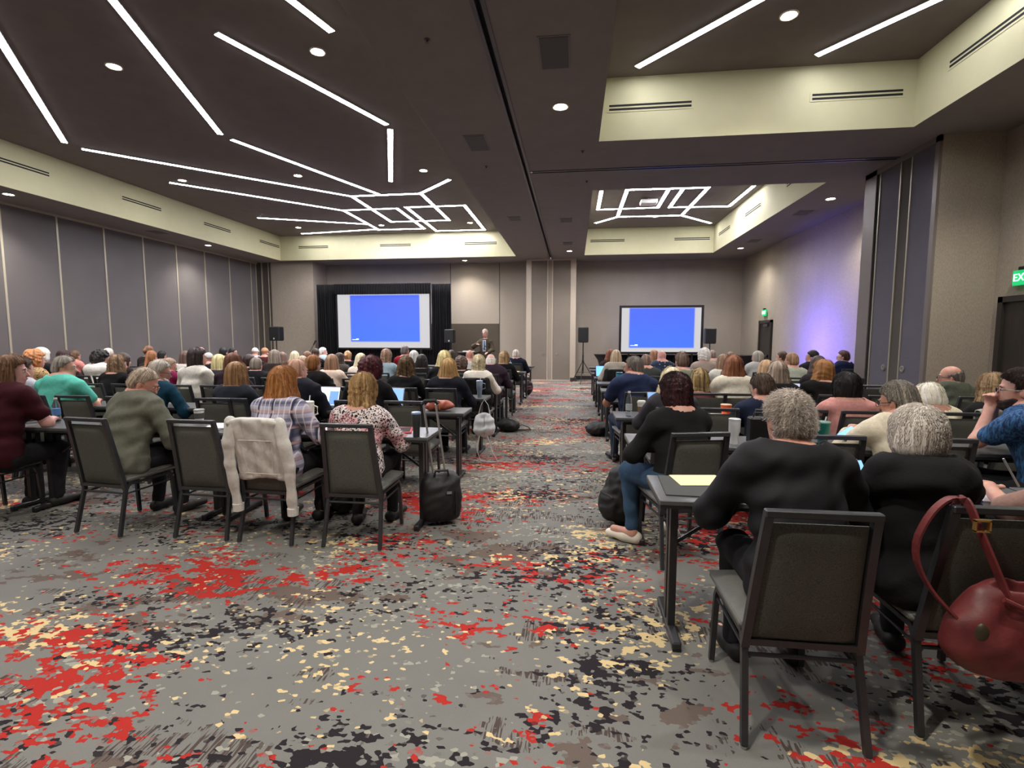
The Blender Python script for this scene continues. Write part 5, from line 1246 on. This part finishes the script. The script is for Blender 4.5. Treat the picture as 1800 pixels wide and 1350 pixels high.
def bottle(x, y, label, col=(80, 130, 190), h=.22):
    cyl('water_bottle', 'bottle', x, y, label, [('bottle', [(.001, .0), (.03, 0), (.032, .02), (.03, .05), (.032, .09), (.03, h * .6), (.03, h * .68), (.012, h * .9), (.012, h * .95)], M_PET), ('label_band', [(.0325, .06), (.0325, .12)], simple('bottle label', col, .6)), ('cap', [(.014, h * .93), (.014, h), (0, h)], M_WHT)])
p = locate(100, 735, 4.08); bottle(p.x, p.y, 'clear water bottle between burgundy top and blue laptop')
p = locate(1105, 738, 5.1); bottle(p.x, p.y, 'clear water bottle beside the paper coffee cup', (170, 180, 180), .25)
p = locate(235, 655, 7.9); bottle(p.x, p.y, 'green tinted bottle among the left rows', (110, 150, 130), .24)
p = locate(157, 671, 6.4); tumbler(p.x, p.y, .09, (110, 200, 160), (140, 214, 180), 'mint green jar on the third left table', False, r=.045)
M_PAPER = simple('paper', (232, 230, 224), .8)
def sheet(x, y, w_, d_, col, label, rz=0, z=TT, kind='paper', h=.003):
    t = tag(MB().box(-w_ / 2, w_ / 2, -d_ / 2, d_ / 2, 0, h, b=.0005 if h < .01 else .003).build(kind, simple('sheet', col, .7)), label, kind.replace('_', ' ')); t.location = (x, y, z); t.rotation_euler = (0, 0, rz); return t
sheet(-3.1, 4.05, .21, .28, (234, 232, 228), 'white sheets on the first left table behind the empty chair', .3)
sheet(-2.1, 3.98, .22, .29, (236, 232, 232), 'white notes between plaid shirt and leopard blouse', -.2)
t = sheet(-1.42, 4.0, .17, .24, (190, 62, 72), 'red cased tablet at the right of the leopard blouse', .25, kind='tablet', h=.012); MB().box(-.07, .07, -.1, .1, .012, .0135).build('display', simple('dark glass', (60, 44, 50), .15), t)
sheet(.62, 2.66, .3, .36, (60, 62, 62), 'dark grey clipboard on the closest right table', -.05, kind='clipboard', h=.006)
sheet(.68, 2.76, .26, .2, (236, 222, 176), 'yellow lined paper lying on the clipboard', .12, z=TT + .007)
sheet(1.43, RT(2) + .16, .22, .28, (150, 30, 52), 'dark red folder under white paper by the orange cup', -.4, kind='folder', h=.01); sheet(1.45, RT(2) + .17, .2, .26, (234, 230, 226), 'white paper on the dark red folder', -.35, z=TT + .011)
sheet(1.78, 2.7, .25, .32, (62, 86, 190), 'blue folder right of the black hoodie', .2, kind='folder', h=.008); sheet(1.98, 2.72, .21, .28, (226, 228, 232), 'white handout beside the blue folder', -.1)
sheet(-1.5, LT(3) + .2, .25, .2, (232, 232, 230), 'white papers on the fourth left table at the aisle', .1); sheet(-1.42, 11.78, .3, .26, (222, 190, 130), 'tan plate of food beside the navy vest', 0, kind='plate', h=.012)
t = thing('box_bag', 'upright black case beside the white tumbler', 'case', (1.36, 3.85, TT)); MB().box(-.07, .07, -.05, .05, 0, .2, b=.012).build('body', M_BLACK, t); MB().tube([(-.04, 0, .2), (-.03, 0, .23), (.03, 0, .23), (.04, 0, .2)], .006, 6).build('handle', M_BLACK, t)
def blob(root, name, prims, mt, vox=.01, k=.03, cut=None, amp=.0, seed=1, f=1.5):
    V, ax, mn, vx = field(prims, vox, 0, k); X, Y, Z = ax[0][:, None, None], ax[1][None, :, None], ax[2][None, None, :]
    if amp: V = V + (amp * wrinkle(X, Y, Z, seed, f)).astype(np.float32)
    if cut is not None: V = np.maximum(V, cut(X, Y, Z)).astype(np.float32)
    P, Q = surfnet(V, mn, vx); return link(name, npmesh(name, P, Q), mt, root)
# terracotta pouch
p = locz(775, 722, TT); t = thing('pouch', 'terracotta leather pouch lying on the second left table', 'pouch', (p.x, p.y, TT))
blob(t, 'body', [E((0, 0, .06), (.15, .07, .055)), E((-.08, 0, .05), (.09, .06, .05))], simple('terracotta leather', (166, 84, 66), .45, 0, .1, 20, .2), .009, amp=.004, cut=lambda X, Y, Z: -Z + .001)
MB().tube([(-.12, -.03, .1), (-.06, -.065, .125), (0, -.06, .1)], .012, 6).build('flap', M_BLACK, t); MB().tube([(.0, -.07, .08), (.01, -.085, .02)], .004, 6).build('zip_pull', simple('brass', (200, 160, 90), .3, .8), t)
# phones
def phone(x, y, z, label, R, col=(110, 160, 235)):
    t = thing('phone', label, 'phone', (x, y, z)); t.rotation_euler = R
    MB().box(-.037, .037, -.075, .075, -.004, .004, b=.003).build('case', M_BLACK, t); MB().box(-.034, .034, -.071, .071, .0038, .0052).build('screen', S(col, .5), t)
p = locate(1511, 835, 2.5); phone(p.x, p.y, p.z, 'lit phone held left of the black hoodie', (math.radians(55), 0, .2))
p = locate(1491, 762, 3.75); phone(p.x, p.y, p.z, 'small lit phone held by the cream shirt', (math.radians(25), .5, -.9))
p = locate(1782, 855, 2.35); t = thing('pencil', 'grey pencil held upright at the right photo edge', 'pencil', p); MB().tube([(-.05, 0, .12), (.02, 0, 0)], .004, 6).build('shaft', simple('pencil', (150, 158, 150), .4), t)

# ---- rolling case beside the first left table
M_NYL = simple('black nylon', (22, 22, 24), .6, 0, .2, 120, .2)
p0 = locz(775, 918, 0); t = thing('rolling_suitcase', 'black rolling case with raised silver handle at the aisle', 'suitcase', (p0.x, p0.y, 0), math.radians(24))
blob(t, 'case', [C((-.1, -.05, .1), (-.1, -.05, .36), .055), C((.1, -.05, .1), (.1, -.05, .36), .055), C((-.1, .06, .1), (-.1, .06, .36), .055), C((.1, .06, .1), (.1, .06, .36), .055), E((0, 0, .22), (.15, .1, .19)), E((0, -.08, .2), (.12, .05, .14))], M_NYL, .01, .08, amp=.002)
b = MB(); b.tube([(.1, -.14, .3), (.1, -.16, .2), (.1, -.14, .1)], .008, 6); b.tube([(-.12, -.1, .33), (.12, -.1, .33)], .004, 6); b.build('seam_strap', M_BLACK, t)
b = MB().tube([(-.05, .04, .38), (-.13, .0, 1.0)], .009, 8).tube([(.05, .04, .38), (-.03, .0, 1.0)], .009, 8); b.build('telescopic_handle', simple('aluminium tube', (186, 186, 184), .3, .7), t)
MB().tube([(-.145, 0, 1.0), (-.12, 0, 1.03), (-.04, 0, 1.03), (-.015, 0, 1.0)], .014, 8).build('grip', M_BLACK, t)
MB().tube([(-.06, -.06, .4), (-.05, -.07, .46), (.05, -.07, .46), (.06, -.06, .4)], .011, 6).build('carry_handle', M_NYL, t)
for s in (-1, 1): MB().lathe([(0, -.015), (.03, -.012), (.03, .012), (0, .015)], n=14, M=Matrix.Translation((s * .12, .08, .03)) @ Matrix.Rotation(math.pi / 2, 4, 'Y')).build('wheel', M_BLACK, t)
MB().box(.03, .07, -.145, -.135, .28, .3).build('zip_tab', M_SILV, t)
# ---- backpacks and bags
def backpack(x, y, label, rz=0, s=1.0, lie=0, col=(20, 20, 22), acc=None):
    t = thing('backpack', label, 'backpack', (x, y, 0), rz); mt = simple('pack nylon', tuple(v * .8 for v in col), .65, 0, .15, 100, .2)
    if lie: pr = [E((0, 0, .11 * s), (.2 * s, .24 * s, .1 * s)), E((.02, -.1 * s, .1 * s), (.14 * s, .12 * s, .09 * s))]
    else: pr = [E((0, 0, .22 * s), (.15 * s, .1 * s, .2 * s)), C((0, 0, .1 * s), (0, .02, .36 * s), .09 * s, .07 * s), E((0, -.09 * s, .15 * s), (.11 * s, .06 * s, .11 * s))]
    blob(t, 'bag', pr, mt, .011, .04, amp=.004, cut=lambda X, Y, Z: -Z + .002, seed=int(x * 10))
    h = .2 if lie else .42
    MB().tube([(-.03 * s, .03, h * s * .95), (-.02, .04, h * s * 1.08), (.02, .04, h * s * 1.08), (.03 * s, .03, h * s * .95)], .008, 6).build('top_loop', M_BLACK, t)
    for k in (-1, 1): MB().tube([(k * .07 * s, .06 * s, h * s * .92), (k * .11 * s, .14 * s, h * .6 * s), (k * .12 * s, .12 * s, .06)], 1, rect=(.035, .008)).build('shoulder_strap', M_BLACK, t)
    MB().tube([(-.1 * s, -.1 * s, h * .55 * s), (0, -.15 * s, h * .6 * s), (.1 * s, -.1 * s, h * .55 * s)], .004, 5).build('zip', simple('zip', acc or (60, 60, 62), .4, .5), t)
p = locz(1084, 930, 0); backpack(p.x + .03, p.y + .12, 'black backpack standing behind the white sneakers', -1.2, 1.15)
p = locz(1052, 764, 0); backpack(p.x, p.y, 'black backpack slumped on the aisle carpet behind the jeans', -.7, 1.0, 1)
p = locz(1056, 711, 0); backpack(p.x, p.y, 'black bag at the aisle below the far right tables', .3, 1.05)
p = locz(928, 694, 0); backpack(p.x, p.y, 'maroon trimmed dark backpack at the far left aisle', .2, .95, 0, (46, 22, 28), (150, 40, 50))
p = locz(893, 757, 0); backpack(p.x, p.y, 'black bag lying by the left aisle next to the white tote', .5, .95, 1)
t = thing('bag_strap', 'loose black strap trailing on the aisle carpet', 'strap', locz(918, 756, 0)); b = MB(); b.tube([(-.2, -.02, .02), (-.1, .05, .04), (0, .0, .09), (.1, .03, .05), (.14, -.03, .02), (.05, -.06, .015), (-.08, -.05, .015)], 1, rect=(.03, .01)); b.build('webbing', M_BLACK, t)
p = locate(668, 640, 8.0)
p = locz(700, 800, 0)
backpack(-2.0, 4.1, 'dark bag on the floor under the first left table', .4, 1.0)
# white tote hanging on the end of the third left table
t = thing('tote_bag', 'white tote hanging from the table corner, straps dangling to the floor', 'tote bag', (-1.09, 6.05, 0), .15)
blob(t, 'bag', [E((0, 0, .46), (.13, .05, .14)), C((-.07, 0, .42), (.07, 0, .42), .06), E((0, 0, .56), (.1, .03, .06))], simple('white canvas', (206, 210, 214), .8, 0, .04, 30, .2), .01, .05, amp=.005, f=1.2)
MB().tube([(-.08, 0, .56), (-.04, .0, .72), (0, .0, .79), (.05, 0, .72), (.08, 0, .56)], 1, rect=(.02, .006)).build('handle', simple('white strap', (214, 214, 212), .7), t)
MB().tube([(-.06, -.03, .34), (-.09, -.03, .16), (-.05, -.03, .03), (.08, -.04, .012), (.17, -.02, .012), (.1, -.03, .14), (.04, -.03, .34)], .008, 6).build('dangling_strap', simple('white strap', (214, 214, 212), .7), t)
MB().tube([(0, -.055, .58), (0, -.056, .34)], .003, 5).build('trim', simple('grey trim', (90, 94, 100), .6), t)

# ---- clothes hung on chairs (chair frame coordinates)
def hung_jacket(key, label, col, z0=.52, sleeves=(.3, .3), full=True, mt=None, kind='jacket'):
    cx, cy, rz = CH[key] if isinstance(key[0], str) else key
    t = thing('hung_jacket', label, kind, (cx, cy, 0), rz); mt = mt or simple('jacket cloth', col, .85, 0, .05, 30, .25)
    bp = lambda x, z, o=0: np.array([x, backpt(0, z).y - .03 - o, z])
    nx, nz = 30, 34; V_ = []; hw = lambda f: .19 if f > .85 else .175 + .01 * f
    path = [(z0 + (.95 - z0) * i / (nz - 8), None) for i in range(nz - 7)] + [(.962, .0), (.968, .03), (.962, .055), (.93, .07), (.88, .075), (.82, .07), (.76, .065)]
    for i, (z, yo) in enumerate(path):
        for j in range(nx + 1):
            u = j / nx * 2 - 1; x = u * (.185 + .02 * min(1, max(0, (z - z0) / .4)) + (.012 if z < z0 + .05 else 0))
            yb = backpt(0, min(z, .94)).y - .03 if yo is None else backpt(0, .94).y - .03 + yo
            fold = .006 * math.sin(9 * u + 7 * z) + .005 * math.sin(17 * u - 4 * z + 1) + .003 * math.sin(40 * z + 6 * u)
            drop = -.02 * abs(u) ** 4 if yo is not None or z > .93 else .012 * math.sin(3 * u + 1) * (z < z0 + .1)
            V_.append((x, yb - .012 + (fold - .006 if yo is None else fold * .4), z + drop))
    Q_ = np.array([(i * (nx + 1) + j, i * (nx + 1) + j + 1, (i + 1) * (nx + 1) + j + 1, (i + 1) * (nx + 1) + j) for i in range(len(path) - 1) for j in range(nx)])
    b_ = link('jacket_body', npmesh('jacket_body', V_, Q_), mt, t); md = b_.modifiers.new('t', 'SOLIDIFY'); md.thickness = .008
    for s, zz in ((-1, sleeves[0]), (1, sleeves[1])):
        if zz is None: continue
        q = [bp(s * .195, .925, -.01), bp(s * .225, .78, .02), bp(s * (.235 if s < 0 else .245), .62, .03), bp(s * .225, zz, .04)]
        blob(t, 'sleeve', [C(q[0], q[1], .05, .047, ((0, 1, 0), .6)), C(q[1], q[2], .047, .044, ((0, 1, 0), .6)), C(q[2], q[3], .044, .036, ((0, 1, 0), .6))], mt, .008, .02, amp=.0022, seed=5 + s, f=.7, cut=lambda X, Y, Z, zz=zz: zz - .01 - Z)
        MB().tube([q[3] + [0, 0, .05], q[3] + [0, 0, -.005]], [.041, .039], 14, up=(0, 1, 0)).build('cuff', mt, t)
    b = MB(); b.tube([bp(-.15, .8, .024), bp(.15, .8, .024)], .002, 4); [b.tube([bp(s_ * .13, .8, .026), bp(s_ * .1, z0 + .05, .024)], .002, 4) for s_ in (-1, 1)]; b.tube([bp(-.16, z0 + .045, .024), bp(.16, z0 + .045, .024)], .002, 4); b.build('seam', mt, t)
hung_jacket(('L', 0, 498), 'off white denim jacket hung over the chair of the plaid shirt', (214, 213, 208), .5, (.25, .24))
hung_jacket(('L', 3, 841), 'black jacket on the chair of the white cardigan', (18, 18, 20), .45, (.5, .5))
hung_jacket(('R', 6, 1083), 'black jacket on the chair of the grey cardigan', (18, 18, 20), .45, (.5, .5))
hung_jacket((3.55, RC(2) + .31 + .1, 0.0), 'pale grey jacket spread over a chair by the olive field jacket', (150, 152, 144), .6, (None, None))
cx, cy, rz = CH[('L', 0, 498)]
t = thing('clothes_bundle', 'crumpled grey denim jacket on the empty chair seat', 'jacket', (-2.74, LC(0) + .36, 0))
blob(t, 'cloth', [E((0, 0, .58), (.2, .16, .1)), E((.08, -.02, .68), (.13, .14, .1)), E((-.05, .03, .66), (.14, .1, .08)), E((.12, 0, .52), (.1, .16, .08))], simple('grey denim', (82, 88, 94), .9, 0, .2, 18, .4), .011, .03, amp=.014, seed=9, f=.9)

# ---- maroon leather bag on the near right chair
cx, cy, rz = CH[('R', 0, 1606)]
t = thing('leather_bag', 'dark red leather shoulder bag hanging on the near right chair', 'handbag', (cx + .0, cy - .40, .0), 0)
M_LEA = simple('oxblood leather', (100, 40, 41), .48, 0, .14, 14, .25)
M_BRS = simple('brass fittings', (214, 178, 104), .25, .9)
cutm = lambda X, Y, Z: np.maximum(-1, .075 - np.sqrt(((X) / 1.6) ** 2 + ((Y + .01) * 1.9) ** 2 + ((Z - .715) / 1.15) ** 2))
blob(t, 'bag', [E((0, -.01, .5), (.25, .085, .13)), E((-.1, -.01, .47), (.15, .09, .11)), E((.1, -.01, .47), (.15, .09, .11)), C((-.13, 0, .6), (.13, 0, .6), .07, .07), E((0, 0, .64), (.15, .06, .06)), E((0, -.055, .5), (.13, .045, .1))], M_LEA, .008, .05, amp=.004, seed=4, f=1.1, cut=cutm)
blob(t, 'lining', [E((0, -.005, .63), (.11, .035, .03))], simple('dark bag lining', (30, 18, 20), .8), .008, .02)
blob(t, 'front_pocket', [E((.03, -.1, .49), (.12, .02, .08))], M_LEA, .007, .02, amp=.002)
MB().tube([(-.12, -.07, .665), (-.05, -.088, .635), (.05, -.088, .635), (.12, -.075, .66)], .009, 8).build('rim', M_LEA, t)
blob(t, 'side_pocket', [E((-.175, -.055, .53), (.03, .03, .055), rotz(.3) @ rotx(.2))], simple('olive lining', (62, 54, 38), .4, .2), .007, .02)
def smooth_path(p, n=2):
    p = [Vector(v) for v in p]
    for _ in range(n):
        q = [p[0]]
        for a, c in zip(p, p[1:]): q += [a * .75 + c * .25, a * .25 + c * .75]
        p = q + [p[-1]]
    return p
def strap(n_, pts, w_=.034):
    pts = smooth_path(pts); MB().tube(pts, 1, rect=(.008, w_), up=(0, 1, 0)).build(n_, M_LEA, t)
zt_, yt_ = .945, .085
strap('strap', [(-.09, -.06, .64), (-.12, -.03, .75), (-.15, .02, .88), (-.155, .06, .95), (-.155, .1, .96), (-.155, .13, .9)])
strap('strap', [(.12, -.06, .64), (.12, -.03, .75), (.115, .02, .88), (.11, .06, .95), (.11, .1, .96), (.11, .13, .9)])
strap('strap', [(-.22, -.02, .56), (-.3, .03, .66), (-.33, .06, .78), (-.27, .08, .9), (-.2, .1, .957), (-.15, .11, .955)], .03)
for x_, z_ in ((-.15, .89), (.115, .89)): b = MB(); b.box(x_ - .026, x_ + .026, -.002, .01, z_ - .022, z_ - .016).box(x_ - .026, x_ + .026, -.002, .01, z_ + .016, z_ + .022).box(x_ - .026, x_ - .02, -.002, .01, z_ - .02, z_ + .02).box(x_ + .02, x_ + .026, -.002, .01, z_ - .02, z_ + .02); b.build('buckle', M_BRS, t)
for x_ in (-.06, .1): MB().box(x_ - .012, x_ + .012, -.112, -.1, .59, .64, b=.003).build('clasp', M_BRS, t); MB().tube([(x_, -.108, .6), (x_, -.118, .5)], 1, rect=(.022, .006)).build('tab', M_LEA, t)
# things hanging round wrists and necks, wall notice
t = thing('wall_notice', 'small white paper on the wall behind the man with bare arms', 'notice', (6.062, 10.35, 1.45)); MB().box(-.004, .004, -.1, .1, -.14, .14).build('sheet', M_PAPER, t)
